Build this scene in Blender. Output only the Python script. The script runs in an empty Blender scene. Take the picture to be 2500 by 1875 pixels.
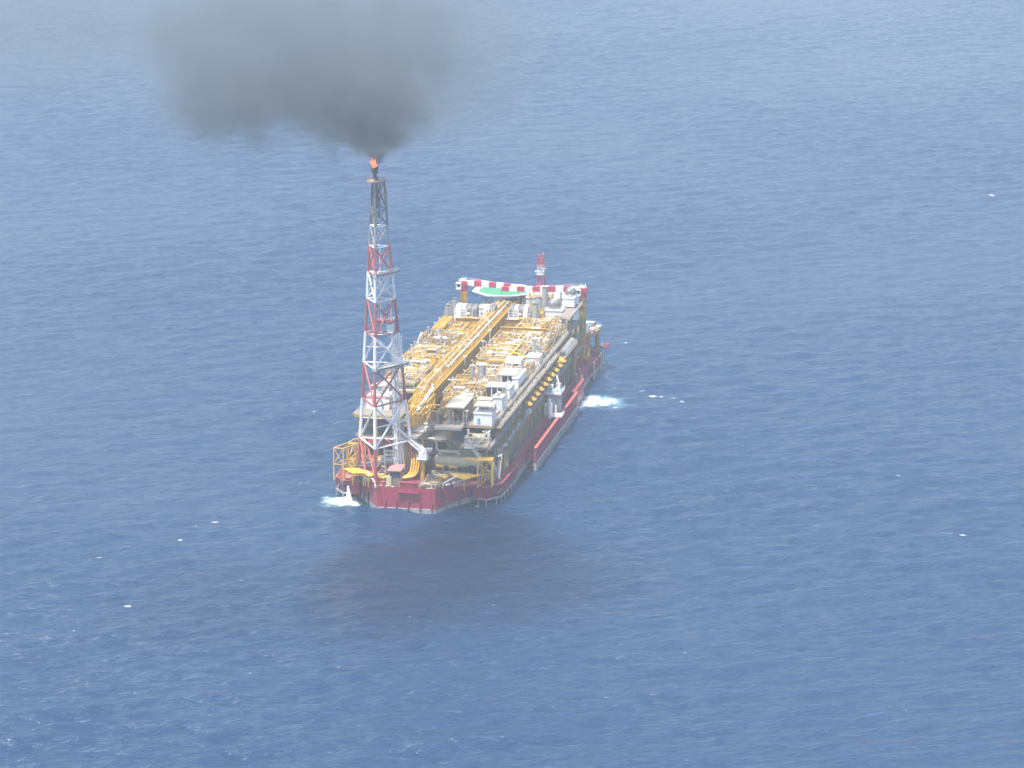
import bpy, math, random
import numpy as np
from mathutils import Vector, Matrix
R = math.radians
scn = bpy.context.scene
COL = scn.collection
PI = math.pi

# ------------------------------------------------------------------ materials
def new_mat(name):
    m = bpy.data.materials.new(name); m.use_nodes = True
    return m, m.node_tree.nodes, m.node_tree.links

def paint(name, col, rough=0.55, dirt=0.25, scale=0.35, metal=0.0, streak=True, rust=None):
    """weathered paint: noise in world space, vertical streaks"""
    m, N, L = new_mat(name)
    b = N['Principled BSDF']
    b.inputs['Roughness'].default_value = rough
    b.inputs['Metallic'].default_value = metal
    g = N.new('ShaderNodeNewGeometry')
    mp = N.new('ShaderNodeMapping'); mp.vector_type = 'POINT'
    mp.inputs['Scale'].default_value = (scale*1.6, scale*1.6, scale*(0.35 if streak else 1.6))
    n = N.new('ShaderNodeTexNoise'); n.inputs['Scale'].default_value = 1.0
    n.inputs['Detail'].default_value = 5; n.inputs['Roughness'].default_value = 0.65
    r = N.new('ShaderNodeValToRGB')
    r.color_ramp.elements[0].position = 0.30; r.color_ramp.elements[1].position = 0.68
    c0 = rust if rust else tuple(c*(1-dirt*1.5) for c in col)
    r.color_ramp.elements[0].color = (*c0, 1)
    r.color_ramp.elements[1].color = (*col, 1)
    e = r.color_ramp.elements.new(0.5); e.color = (*[c*(1-dirt*0.35) for c in col], 1)
    L.new(g.outputs['Position'], mp.inputs['Vector']); L.new(mp.outputs['Vector'], n.inputs['Vector'])
    L.new(n.outputs['Fac'], r.inputs['Fac']); L.new(r.outputs['Color'], b.inputs['Base Color'])
    return m

M = {}
M['hull'] = paint('hull red paint', (0.37, 0.030, 0.058), 0.5, 0.36, 0.26)
M['boot'] = paint('grey boot band', (0.36, 0.36, 0.33), 0.6, 0.3, 0.3)
M['weed'] = paint('waterline growth', (0.03, 0.05, 0.045), 0.7, 0.3, 0.4)
M['deckred'] = paint('deck red paint', (0.24, 0.030, 0.045), 0.7, 0.35, 0.3, streak=False)
M['railred'] = paint('red rail painted as sunlit', (0.62, 0.12, 0.09), 0.6, 0.15)  # lighter salmon red: direct sun on the top rails is put into the colour
M['pink'] = paint('faded pink cover', (0.66, 0.20, 0.17), 0.8, 0.12)
M['yel'] = paint('safety yellow steel', (0.68, 0.385, 0.012), 0.5, 0.25, 0.5, rust=(0.42, 0.23, 0.035))
M['yelb'] = paint('bright yellow sheet', (0.74, 0.42, 0.03), 0.5, 0.1, 0.3)
M['ochre'] = paint('ochre steel', (0.46, 0.28, 0.04), 0.6, 0.3, 0.5, rust=(0.27, 0.15, 0.06))
M['brown'] = paint('rust brown steel', (0.35, 0.25, 0.16), 0.75, 0.3, 0.5)
M['cream'] = paint('cream insulation', (0.62, 0.52, 0.32), 0.5, 0.15, 0.4)
M['tan'] = paint('tan roof sheet', (0.56, 0.49, 0.35), 0.7, 0.12, 0.6)
M['white'] = paint('white paint', (0.80, 0.80, 0.78), 0.5, 0.10, 0.4)
M['whited'] = paint('weathered white steel', (0.56, 0.55, 0.50), 0.55, 0.22, 0.5)
M['grey'] = paint('grey plate', (0.17, 0.16, 0.15), 0.6, 0.2, 0.4)
M['lgrey'] = paint('light grey plate', (0.38, 0.37, 0.34), 0.6, 0.2, 0.4)
M['dgrey'] = paint('dark grey steel', (0.12, 0.12, 0.125), 0.6, 0.2, 0.4)
M['silver'] = paint('aluminium cladding', (0.62, 0.63, 0.64), 0.32, 0.12, 0.4, metal=0.55)
M['black'] = paint('soot black', (0.03, 0.03, 0.033), 0.8, 0.2)
M['char'] = paint('sooted steel', (0.16, 0.15, 0.15), 0.6, 0.35, 0.3, rust=(0.09, 0.08, 0.08))
M['charl'] = paint('smoke greyed galvanised steel', (0.34, 0.34, 0.34), 0.55, 0.3, 0.3)
M['tred'] = paint('tower red paint', (0.42, 0.085, 0.07), 0.5, 0.15, 0.3)
M['rustp'] = paint('rusted platform plate', (0.42, 0.26, 0.17), 0.7, 0.3, 0.6)
M['green'] = paint('helideck green', (0.06, 0.27, 0.13), 0.7, 0.18, 0.3, streak=False)
M['teal'] = paint('teal housing', (0.08, 0.42, 0.36), 0.6, 0.15)
M['blue'] = paint('blue door paint', (0.06, 0.30, 0.60), 0.5, 0.1)
M['orange'] = paint('orange paint', (0.80, 0.22, 0.04), 0.5, 0.12)
M['grate'] = paint('deck grating', (0.27, 0.22, 0.165), 0.8, 0.3, 0.8, streak=False)
M['dkgrate'] = paint('shaded grating', (0.26, 0.22, 0.17), 0.8, 0.3, 0.8, streak=False)
M['mred'] = paint('mast red', (0.46, 0.035, 0.06), 0.5, 0.1)
M['glass'] = paint('dark window glass', (0.03, 0.04, 0.05), 0.1, 0.1)

# ------------------------------------------------------------------ geometry helpers
class B:
    def __init__(s): s.v = []; s.f = []; s.m = []; s.s = []
    def face(s, idx, mi=0, sm=False): s.f.append(idx); s.m.append(mi); s.s.append(sm)
    def add(s, pts, faces, mi=0, sm=False):
        o = len(s.v); s.v += [tuple(p) for p in pts]
        for f in faces: s.face([o+i for i in f], mi, sm)
    def box(s, x0, x1, y0, y1, z0, z1, mi=0, top=None):
        p = [(x0,y0,z0),(x1,y0,z0),(x1,y1,z0),(x0,y1,z0),(x0,y0,z1),(x1,y0,z1),(x1,y1,z1),(x0,y1,z1)]
        s.add(p, [(3,2,1,0),(0,1,5,4),(1,2,6,5),(2,3,7,6),(3,0,4,7)], mi)
        s.add(p[4:], [(0,1,2,3)], mi if top is None else top)
    def bar(s, a, b, w=0.2, h=None, mi=0, up=(0,0,1)):
        a = Vector(a); b = Vector(b); h = w if h is None else h
        d = (b-a); 
        if d.length < 1e-6: return
        d.normalize(); u = Vector(up)
        if abs(d.dot(u)) > 0.98: u = Vector((0,1,0))
        x = d.cross(u).normalized(); y = x.cross(d)
        p = []
        for c in (a, b):
            for sx, sy in ((-1,-1),(1,-1),(1,1),(-1,1)): p.append(c + x*sx*w/2 + y*sy*h/2)
        s.add(p, [(3,2,1,0),(4,5,6,7),(0,1,5,4),(1,2,6,5),(2,3,7,6),(3,0,4,7)], mi)
    def tube(s, a, b, r, r2=None, n=8, mi=0, cap=True):
        a = Vector(a); b = Vector(b); r2 = r if r2 is None else r2
        d = (b-a)
        if d.length < 1e-6: return
        d.normalize(); u = Vector((0,0,1)) if abs(d.z) < 0.95 else Vector((1,0,0))
        x = d.cross(u).normalized(); y = d.cross(x)
        A = [a + (x*math.cos(2*PI*i/n) + y*math.sin(2*PI*i/n))*r for i in range(n)]
        C = [b + (x*math.cos(2*PI*i/n) + y*math.sin(2*PI*i/n))*r2 for i in range(n)]
        s.add(A+C, [(i, (i+1)%n, n+(i+1)%n, n+i) for i in range(n)], mi, True)
        if cap:
            s.add(A, [tuple(range(n))[::-1]], mi); s.add(C, [tuple(range(n))], mi)
    def path(s, pts, r, n=8, mi=0):
        for a, b in zip(pts, pts[1:]): s.tube(a, b, r, n=n, mi=mi)
        for p in pts[1:-1]: s.ball(p, r*1.02, mi, 6, 4)
    def ball(s, c, r, mi=0, n=10, k=6, sc=(1,1,1)):
        pts = [(c[0], c[1], c[2]-r*sc[2])]; fs = []
        for j in range(1, k):
            t = -PI/2 + PI*j/k
            for i in range(n):
                a = 2*PI*i/n
                pts.append((c[0]+r*sc[0]*math.cos(t)*math.cos(a), c[1]+r*sc[1]*math.cos(t)*math.sin(a), c[2]+r*sc[2]*math.sin(t)))
        pts.append((c[0], c[1], c[2]+r*sc[2])); e = len(pts)-1
        for i in range(n):
            fs.append((0, 1+(i+1)%n, 1+i)); fs.append((e, e-n+i, e-n+(i+1)%n))
        for j in range(k-2):
            for i in range(n):
                fs.append((1+j*n+i, 1+j*n+(i+1)%n, 1+(j+1)*n+(i+1)%n, 1+(j+1)*n+i))
        s.add(pts, fs, mi, True)
    def prism(s, poly, z0, z1, mi=0, top=None):
        n = len(poly)
        zz0 = z0 if hasattr(z0, '__len__') else [z0]*n; zz1 = z1 if hasattr(z1, '__len__') else [z1]*n
        A = [(p[0], p[1], zz0[i]) for i, p in enumerate(poly)]; C = [(p[0], p[1], zz1[i]) for i, p in enumerate(poly)]
        s.add(A+C, [(i, (i+1)%n, n+(i+1)%n, n+i) for i in range(n)] + [tuple(range(n))[::-1]], mi)
        s.add(C, [tuple(range(n))], mi if top is None else top)
    def walls(s, poly, z0, z1, mi=0, closed=True):
        n = len(poly)
        zz0 = z0 if hasattr(z0, '__len__') else [z0]*n; zz1 = z1 if hasattr(z1, '__len__') else [z1]*n
        A = [(p[0], p[1], zz0[i]) for i, p in enumerate(poly)]; C = [(p[0], p[1], zz1[i]) for i, p in enumerate(poly)]
        s.add(A+C, [(i, (i+1)%n, n+(i+1)%n, n+i) for i in range(n if closed else n-1)], mi)
    def hcyl(s, a, b, r, n=20, mi=0, dome=0.45):
        """vessel with domed ends"""
        a = Vector(a); b = Vector(b); d = (b-a).normalized()
        s.tube(a, b, r, n=n, mi=mi, cap=False)
        for c, q in ((a, -1), (b, 1)):
            pr = r; pc = c
            for t in (0.35, 0.65, 0.87, 0.985):
                nr = r*math.sqrt(max(0, 1-t*t)); nc = c + d*q*r*dome*t
                if q > 0: s.tube(pc, nc, pr, nr, n=n, mi=mi, cap=(t > 0.98))
                else: s.tube(nc, pc, nr, pr, n=n, mi=mi, cap=(t > 0.98))
                pr, pc = nr, nc
    def rail(s, pts, h=1.15, mi=0, w=0.11, step=2.0, mids=(0.55,)):
        for a, b in zip(pts, pts[1:]):
            a = Vector(a); b = Vector(b); L = (b-a).length; k = max(1, int(L/step))
            up = Vector((0,0,h))
            s.bar(a+up, b+up, w, mi=mi)
            for q in mids: s.bar(a+up*q, b+up*q, w*0.8, mi=mi)
            for i in range(k+1):
                p = a + (b-a)*i/k; s.bar(p, p+up, w, mi=mi)
    def lattice(s, a, b, w, h, n, r=0.1, mi=0, w2=None, h2=None):
        """four-chord box truss from a to b"""
        a = Vector(a); b = Vector(b); d = (b-a).normalized()
        u = Vector((0,0,1)) if abs(d.z) < 0.9 else Vector((0,1,0))
        x = d.cross(u).normalized(); y = x.cross(d)
        w2 = w if w2 is None else w2; h2 = h if h2 is None else h2
        rings = []
        for i in range(n+1):
            t = i/n; c = a+(b-a)*t; ww = (w+(w2-w)*t)/2; hh = (h+(h2-h)*t)/2
            rings.append([c+x*ww*sx+y*hh*sy for sx, sy in ((-1,-1),(1,-1),(1,1),(-1,1))])
        for i in range(n):
            for j in range(4):
                s.bar(rings[i][j], rings[i+1][j], r*1.6, mi=mi)
                s.bar(rings[i][j], rings[i][(j+1)%4], r, mi=mi)
                q = (j+1)%4 if i % 2 else j; q2 = j if i % 2 else (j+1)%4
                s.bar(rings[i][q], rings[i+1][q2], r, mi=mi)
        for j in range(4): s.bar(rings[n][j], rings[n][(j+1)%4], r, mi=mi)
    def build(s, name, mats, parent=None, loc=None):
        mats = mats if isinstance(mats, (list, tuple)) else [mats]
        mats = [M[k] if isinstance(k, str) else k for k in mats]
        off = Vector((0,0,0)); p = parent
        while p is not None: off += p.location; p = p.parent
        if parent is None and loc is not None: off = Vector(loc)
        me = bpy.data.meshes.new(name)
        me.from_pydata([(v[0]-off.x, v[1]-off.y, v[2]-off.z) for v in s.v], [], s.f)
        for k in mats: me.materials.append(k)
        me.polygons.foreach_set('material_index', s.m)
        me.polygons.foreach_set('use_smooth', s.s)
        me.update()
        o = bpy.data.objects.new(name, me); COL.objects.link(o)
        if parent is not None: o.parent = parent
        elif loc is not None: o.location = loc
        return o

def thing(name, label, cat, loc=(0,0,0), group=None):
    o = bpy.data.objects.new(name, None); COL.objects.link(o); o.location = loc
    o.empty_display_size = 1
    o['label'] = label; o['category'] = cat; o['kind'] = 'thing'
    if group: o['group'] = group
    return o
def tag(o, label=None, cat=None, group=None, kind=None):
    if label: o['label'] = label
    if cat: o['category'] = cat
    if group: o['group'] = group
    if kind: o['kind'] = kind
    return o
def copy_tree(o, parent=None):
    c = o.copy(); COL.objects.link(c); c.parent = parent
    for ch in o.children: copy_tree(ch, c)
    return c
def place_copy(src, loc, rz, label, group):
    c = copy_tree(src); c.location = loc; c.rotation_euler = (0,0,rz); c['label'] = label
    if group: c['group'] = group
    return c

# ------------------------------------------------------------------ sea
def ocean(N_, Lt, wdir, U, seed, spread=2.0, damp=0.35):
    rng = np.random.default_rng(seed)
    k1 = np.fft.fftfreq(N_, Lt/N_)*2*np.pi
    kx, ky = np.meshgrid(k1, k1, indexing='ij'); k = np.hypot(kx, ky); k[0,0] = 1e-6
    Lw = U*U/9.81
    ca = np.abs((kx*math.cos(wdir)+ky*math.sin(wdir))/k)**(2*spread)*0.93+0.07
    P = np.exp(-1/(k*Lw)**2)/k**4*ca*np.exp(-(k*damp)**2); P[0,0] = 0
    h = np.fft.ifft2(np.sqrt(P)*(rng.standard_normal(k.shape)+1j*rng.standard_normal(k.shape))).real
    return h/h.std()
T1 = ocean(512, 316.0, R(126), 5.6, 3, 5.0)
T2 = ocean(512, 221.0, R(104), 4.4, 8, 3.0, 0.3)
def samp(T, Lt, x, y, ang):
    n = T.shape[0]; c, s_ = math.cos(ang), math.sin(ang)
    u = ((x*c+y*s_)/Lt*n) % n; v = ((-x*s_+y*c)/Lt*n) % n
    i = np.floor(u).astype(int); j = np.floor(v).astype(int); fu = u-i; fv = v-j
    i %= n; j %= n; i2 = (i+1) % n; j2 = (j+1) % n
    return T[i,j]*(1-fu)*(1-fv)+T[i2,j]*fu*(1-fv)+T[i,j2]*(1-fu)*fv+T[i2,j2]*fu*fv
X0, X1, Y0, Y1 = -780., 330., -370., 1760.
def sea_h(x, y):
    h = 0.36*samp(T1, 316.0, x, y, 0.0) + 0.20*samp(T2, 221.0, x+31, y-17, R(9))
    g = 0.75+0.35*np.sin(x/83.0+1.3*np.sin(y/140.0))*np.sin(y/117.0+0.7)
    e = np.clip(np.minimum(np.minimum(x-X0, X1-x), np.minimum(y-Y0, Y1-y))/50.0, 0, 1)
    return h*g*e

def sea():
    xs = np.arange(X0, X1+0.1, 1.3)
    ys = [Y0]; st = 1.0
    while ys[-1] < Y1: ys.append(ys[-1]+st); st = 1.0+1.8*max(0, (ys[-1]+200)/1900)
    ys = np.array(ys); nx, ny = len(xs), len(ys)
    GX, GY = np.meshgrid(xs, ys, indexing='ij')
    Z = sea_h(GX, GY)
    co = np.stack([GX, GY, Z], -1).reshape(-1, 3)
    far = 13000.
    ring = np.array([(-far,-far,0),(far,-far,0),(far,far,0),(-far,far,0)])
    nv = len(co)
    co = np.vstack([co, ring]).astype(np.float32)
    idx = np.arange(nx*ny).reshape(nx, ny)
    q = np.stack([idx[:-1,:-1], idx[1:,:-1], idx[1:,1:], idx[:-1,1:]], -1).reshape(-1, 4)
    loops = q.ravel().tolist(); nq = len(q)
    starts = list(range(0, nq*4, 4)); totals = [4]*nq
    # flat far sheet: four polygons sharing the grid border
    sides = [list(idx[:,0][::-1])+[nv+0, nv+1], list(idx[-1,:][::-1])+[nv+1, nv+2], list(idx[:,-1])+[nv+2, nv+3], list(idx[0,:])+[nv+3, nv+0]]
    me = bpy.data.meshes.new('sea')
    for sd in sides:
        starts.append(len(loops)); loops += [int(a) for a in sd]; totals.append(len(sd))
    me.vertices.add(len(co)); me.vertices.foreach_set('co', co.ravel())
    me.loops.add(len(loops)); me.loops.foreach_set('vertex_index', np.array(loops, dtype=np.int32))
    me.polygons.add(len(starts)); me.polygons.foreach_set('loop_start', np.array(starts, dtype=np.int32))
    me.polygons.foreach_set('loop_total', np.array(totals, dtype=np.int32))
    me.polygons.foreach_set('use_smooth', np.ones(len(starts), dtype=bool))
    me.update(calc_edges=True); me.validate()
    m, N, L = new_mat('sea water')
    b = N['Principled BSDF']
    b.inputs['Roughness'].default_value = 0.17
    b.inputs['IOR'].default_value = 1.33
    g = N.new('ShaderNodeNewGeometry')
    def noise(scale, det, rough, dist=0.0, w=None):
        mp = N.new('ShaderNodeMapping'); mp.vector_type = 'TEXTURE'; mp.inputs['Rotation'].default_value = (0, 0, R(26 if w is None else w))
        mp.inputs['Scale'].default_value = tuple(1/q for q in scale)
        t = N.new('ShaderNodeTexNoise'); t.inputs['Scale'].default_value = 1.0
        t.inputs['Detail'].default_value = det; t.inputs['Roughness'].default_value = rough
        t.inputs['Distortion'].default_value = dist
        L.new(g.outputs['Position'], mp.inputs['Vector']); L.new(mp.outputs['Vector'], t.inputs['Vector'])
        return t.outputs['Fac']
    rip0 = noise((0.17, 0.62, 0.3), 4.0, 0.6, 0.4, 32)
    mid = noise((0.032, 0.17, 0.1), 4.0, 0.58, 0.6, 26)
    mm_ = N.new('ShaderNodeMath'); mm_.operation = 'MULTIPLY_ADD'; mm_.inputs[1].default_value = 2.6
    L.new(mid, mm_.inputs[0]); L.new(rip0, mm_.inputs[2]); rip = mm_.outputs[0]
    pat = noise((0.010, 0.016, 0.01), 3.0, 0.5)
    mr = N.new('ShaderNodeMapRange'); L.new(pat, mr.inputs['Value'])
    mr.inputs['From Min'].default_value = 0.3; mr.inputs['From Max'].default_value = 0.7
    mr.inputs['To Min'].default_value = 0.6; mr.inputs['To Max'].default_value = 1.0
    bp = N.new('ShaderNodeBump'); bp.inputs['Distance'].default_value = 1.9
    L.new(mr.outputs['Result'], bp.inputs['Strength'])
    L.new(rip, bp.inputs['Height']); L.new(bp.outputs['Normal'], b.inputs['Normal'])
    cr = N.new('ShaderNodeValToRGB')
    cr.color_ramp.elements[0].color = SEA_A; cr.color_ramp.elements[0].position = 0.3
    cr.color_ramp.elements[1].color = SEA_B; cr.color_ramp.elements[1].position = 0.7
    L.new(pat, cr.inputs['Fac']); L.new(cr.outputs['Color'], b.inputs['Base Color'])
    me.materials.append(m)
    o = bpy.data.objects.new('sea', me); COL.objects.link(o)
    tag(o, kind='structure')
SEA_A = (0.0050, 0.032, 0.086, 1); SEA_B = (0.0068, 0.039, 0.100, 1)
sea()

# foam sheets riding on the waves
def foam_mat(name, seed, thr, aqua):
    m, N, L = new_mat(name)
    b = N['Principled BSDF']; b.inputs['Roughness'].default_value = 0.9
    out = N['Material Output']
    at = N.new('ShaderNodeAttribute'); at.attribute_name = 'mask'
    g = N.new('ShaderNodeNewGeometry')
    t = N.new('ShaderNodeTexNoise'); t.inputs['Scale'].default_value = 0.35
    mp = N.new('ShaderNodeMapping'); mp.inputs['Location'].default_value = (seed, seed*2, 0)
    mp.inputs['Scale'].default_value = (0.8, 1.7, 1)
    L.new(g.outputs['Position'], mp.inputs['Vector']); L.new(mp.outputs['Vector'], t.inputs['Vector'])
    t.inputs['Detail'].default_value = 7; t.inputs['Roughness'].default_value = 0.7; t.inputs['Distortion'].default_value = 1.2
    a = N.new('ShaderNodeMath'); a.operation = 'ADD'
    L.new(t.outputs['Fac'], a.inputs[0]); L.new(at.outputs['Fac'], a.inputs[1])
    mr = N.new('ShaderNodeMapRange'); L.new(a.outputs[0], mr.inputs['Value'])
    mr.inputs['From Min'].default_value = thr; mr.inputs['From Max'].default_value = thr+0.55
    mr.interpolation_type = 'SMOOTHSTEP'
    cr = N.new('ShaderNodeValToRGB')
    cr.color_ramp.elements[0].color = (*aqua, 1); cr.color_ramp.elements[0].position = 0.25
    cr.color_ramp.elements[1].color = (0.86, 0.90, 0.90, 1); cr.color_ramp.elements[1].position = 0.8
    L.new(mr.outputs['Result'], cr.inputs['Fac']); L.new(cr.outputs['Color'], b.inputs['Base Color'])
    L.new(mr.outputs['Result'], b.inputs['Alpha'])
    return m
def foam(name, blobs, mat, step=0.6, lift=0.10):
    """blobs: (cx, cy, rx, ry, rot, strength)"""
    cx0 = min(b[0]-b[2]-b[3] for b in blobs)-2; cx1 = max(b[0]+b[2]+b[3] for b in blobs)+2
    cy0 = min(b[1]-b[2]-b[3] for b in blobs)-2; cy1 = max(b[1]+b[2]+b[3] for b in blobs)+2
    xs = np.arange(cx0, cx1, step); ys = np.arange(cy0, cy1, step)
    GX, GY = np.meshgrid(xs, ys, indexing='ij'); mask = np.full(GX.shape, -1.0)
    for (cx, cy, rx, ry, rot, st) in blobs:
        c, s_ = math.cos(R(rot)), math.sin(R(rot))
        u = ((GX-cx)*c+(GY-cy)*s_)/rx; v = (-(GX-cx)*s_+(GY-cy)*c)/ry
        mask = np.maximum(mask, st*(1-np.sqrt(u*u+v*v)))
    keep = mask > -0.55
    Z = sea_h(GX, GY)+lift+0.25*np.clip(mask, 0, 1)
    nx, ny = GX.shape; idx = np.arange(nx*ny).reshape(nx, ny)
    kq = keep[:-1,:-1] & keep[1:,1:] & keep[1:,:-1] & keep[:-1,1:]
    q = np.stack([idx[:-1,:-1][kq], idx[1:,:-1][kq], idx[1:,1:][kq], idx[:-1,1:][kq]], -1)
    used = np.unique(q); rem = np.zeros(nx*ny, int); rem[used] = np.arange(len(used))
    co = np.stack([GX, GY, Z], -1).reshape(-1, 3)[used]; mk = mask.ravel()[used]
    me = bpy.data.meshes.new(name); me.from_pydata(co.tolist(), [], rem[q].tolist())
    at = me.attributes.new('mask', 'FLOAT', 'POINT'); at.data.foreach_set('value', mk.astype(np.float32))
    me.polygons.foreach_set('use_smooth', [True]*len(me.polygons))
    me.materials.append(mat)
    o = bpy.data.objects.new(name, me); COL.objects.link(o)
    return o
fo = foam('discharge_foam', [(-26.5, 9, 10, 9, 10, 0.95), (-31.5, 10, 6, 9, 0, 0.5), (-31, 2.5, 6, 5, 20, 0.35), (-21.5, 5.5, 4.5, 3, 10, 0.7), (-34, 14, 5, 3, 20, 0.4)], foam_mat('splash foam', 3, 0.60, (0.35, 0.62, 0.66)))
tag(fo, 'bright white foam spreading from the water jet at the left stern corner', 'foam', kind='stuff')
fo = foam('churned_water', [(37, 181, 9, 17, 0, 0.85), (44, 182, 13, 15, 0, 0.5), (50, 178, 9, 12, 0, 0.34), (35, 168, 5, 9, 0, 0.5)], foam_mat('churned foam', 11, 0.56, (0.22, 0.50, 0.60)))
tag(fo, 'pale turquoise churned water spreading right of the red outboard wall', 'foam', kind='stuff')
fo = foam('waterline_wash', [(24.5, 9.5, 3.4, 1.6, 50, 0.45), (29, 11, 3, 1.2, 0, 0.3), (14, 1.0, 4, 1.0, 55, 0.25), (0, -1.2, 11, 0.9, 0, 0.16), (-17, 4.0, 4.5, 0.9, -55, 0.25), (36.8, 100, 0.9, 34, 0, 0.14)], foam_mat('waterline foam', 41, 0.62, (0.16, 0.36, 0.38)), step=0.35, lift=0.08)
tag(fo, 'thin greenish wash where the waves break along the hull', 'foam', kind='stuff')
# whitecaps: small breaking crests
rngc = random.Random(5)
caps = [(-65.7,-134.6,2.6),(-93.6,-79.6,2.6),(-65.7,-28,2.4),(-70.8,-35.6,1.4),(-71.8,-52.2,1.8),(-46.3,32.9,2.6),(175.2,86.4,2.6),
        (204.7,7,3.2),(-32,-99.4,1.2),(-75.4,-161.6,1.2),(35.2,294.4,2.4),(102.6,138.5,1.2),(-71.9,144.6,2.6),(179.2,707.2,3.5),
        (46.4,542.8,2.2),(29.4,-125.4,1.2),(-36.2,-97.7,1.3),(124.7,-145.5,1.0),(63,197,4.0),(66.5,195.5,2.2),(57,203,3),(72,193,2.4),
        (50,206,1.6),(76,190,2.0),(44,209,1.5),(-48.5,30.5,1.6),(-96,-81,1.2),(200,8,1.8),(38,226,1.2),(41,222,1.0)]
fo = foam('whitecaps', [(x, y, s_, s_*0.45, 12+rngc.uniform(-12, 12), rngc.uniform(0.68, 0.92)) for x, y, s_ in caps], foam_mat('crest foam', 23, 0.70, (0.5, 0.65, 0.7)), step=0.45, lift=0.06)
tag(fo, 'small scattered white crests breaking on the open sea', 'whitecaps', kind='stuff')

# ================================================================== the production ship
ship = thing('production_ship', 'huge red floating oil production ship with yellow and white topsides and a tall flare tower', 'ship', (0, 0, 0))
STERN = [(-30.5, 46), (-30.5, 30), (-24.3, 19.0), (-11.3, 0.0), (11.0, 0.0), (22.0, 17.0), (30.5, 30), (30.5, 46)]
FULL = [(-32, 46), (-30.5, 30), (-24.3, 19.0), (-11.3, 0.0), (11.0, 0.0), (22.0, 17.0), (30.5, 30), (32, 46),
        (32, 214), (27, 224), (27, 250), (20, 274), (-20, 274), (-32, 250)]
b = B()
def band(x, y):   # height of the paint line, dips at the middle of the transom
    return 1.2 if (abs(x) < 12 and y < 2) else 2.9
b.walls(FULL, -5.0, [band(*p)-2.0 for p in FULL], 2)
b.walls(FULL, [band(*p)-2.0 for p in FULL], [band(*p) for p in FULL], 1)
b.walls(FULL, [band(*p) for p in FULL], 9.2, 0)
b.add([(x, y, -5.0) for x, y in FULL], [tuple(range(len(FULL)))[::-1]], 2)
hull = b.build('hull', ['hull', 'boot', 'weed'], ship)
b = B(); b.add([(x*0.995, 0.4+y*0.997, 8.2) for x, y in FULL], [tuple(range(len(FULL)))], 0)
b.build('main_deck', ['deckred'], ship)
# hull fittings: welded seams on the transom, white dashes along the paint line
b = B()
b.box(-10.6, 10.2, -0.08, 0.02, 1.12, 1.30)
b.build('draught_line', 'white', ship)
for (x, y, z0, z1) in [(-22.9,17.0,-1,4.5),(-20.6,13.6,-1,6.5),(-18.4,10.4,-1,5.4),(-16.0,6.9,0,5.0),(-8.1,0,0.6,4.6),(-3.8,0,0.6,4.4),(0.6,0,0.6,4.2),(5.2,0,0.6,3.8),(9.6,0,0.6,3.8),
                       (14.0,4.6,-1,3.6),(17.6,10.2,-1,6.6),(20.6,14.8,-1,5.0),(24.2,20.4,-1,4.0)]:
    b = B()
    dx, dy = ((-0.4,-0.3) if x < -12 else (0.4,-0.3) if x > 12 else (0,-0.45))
    b.tube((x+dx, y+dy, z0), (x+dx, y+dy, z1), 0.36, n=10, mi=0)
    b.box(x+min(dx,0)-0.1, x+max(dx,0)+0.1, y+dy, y+0.3, z1-0.3, z1-0.05, 1); b.box(x+min(dx,0)-0.1, x+max(dx,0)+0.1, y+dy, y+0.3, max(z0,0)+0.8, max(z0,0)+1.05, 1)
    b.build('fender_post', ['hull' if abs(x) < 12 and y == 0 else 'dgrey', 'boot'], ship)
b = B()   # small ladder platform on the transom
b.box(-3.2, 4.2, -1.1, -0.02, 7.4, 7.6); b.rail([(-3.2,-1.05,7.6),(4.2,-1.05,7.6)], 1.1, 0, 0.1)
for k in range(7): b.box(4.4, 5.6, -0.35, -0.05, 8.2-k*0.55, 8.3-k*0.55)
b.build('stern_platform', ['hull'], ship)
# side galleries: cantilevered walkways on posts round the corners of the hull
def gallery(poly, inner, zt=7.7, zb=3.0, posts=(), far=False):
    b = B()
    b.prism(poly+inner, zt-0.45, zt, 0, 0)
    g = b.build('gallery', ['deckred'], ship)
    b = B()
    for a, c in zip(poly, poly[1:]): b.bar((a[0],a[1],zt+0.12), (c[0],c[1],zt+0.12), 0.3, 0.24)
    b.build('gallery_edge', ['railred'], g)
    b = B()
    for a, c in zip(poly, poly[1:]):
        b.bar((a[0],a[1],zb), (c[0],c[1],zb), 0.55, 0.6)
    b.build('fender_beam', ['boot'], g)
    b = B()
    for a, c in zip(poly, poly[1:]):
        L_ = math.dist(a, c); k = max(1, int(L_/2.6))
        for i in range(k):
            p = (a[0]+(c[0]-a[0])*i/k, a[1]+(c[1]-a[1])*i/k)
            b.tube((p[0], p[1], zt-0.4), (p[0], p[1], zb), 0.20, n=6)
            if i % 2 == 0: b.tube((p[0], p[1], zb), (p[0], p[1], -1.6), 0.20, n=6, mi=1)
            b.bar((p[0], p[1], zb), (p[0]*0.93, p[1]+1.5, zb), 0.22)
    b.build('gallery_posts', ['hull', 'boot'], g)
    b = B()
    for a, c in zip(poly, poly[1:]): b.walls([(a[0]*0.9,a[1]+1.6),(c[0]*0.9,c[1]+1.6)], zb-0.8, zt-0.5, 0, False)
    b.build('gallery_wall', ['hull'], g)
    return g
gallery([(24.5, 12.6), (27.9, 10.8), (32.4, 17.6), (33.2, 40), (33.4, 46)], [(30.3, 46), (29.5, 30), (23.5, 17)])
gallery([(-33.0, 46), (-32.4, 40), (-30.9, 16), (-26.9, 10.6), (-23.4, 10.4)], [(-23.8, 19.5), (-29.8, 30), (-30.6, 46)])
gallery([(26.5, 214.3), (32.2, 214.3), (33.2, 226), (33.4, 244)], [(27.0, 244), (27.0, 224)], posts=())
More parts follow.
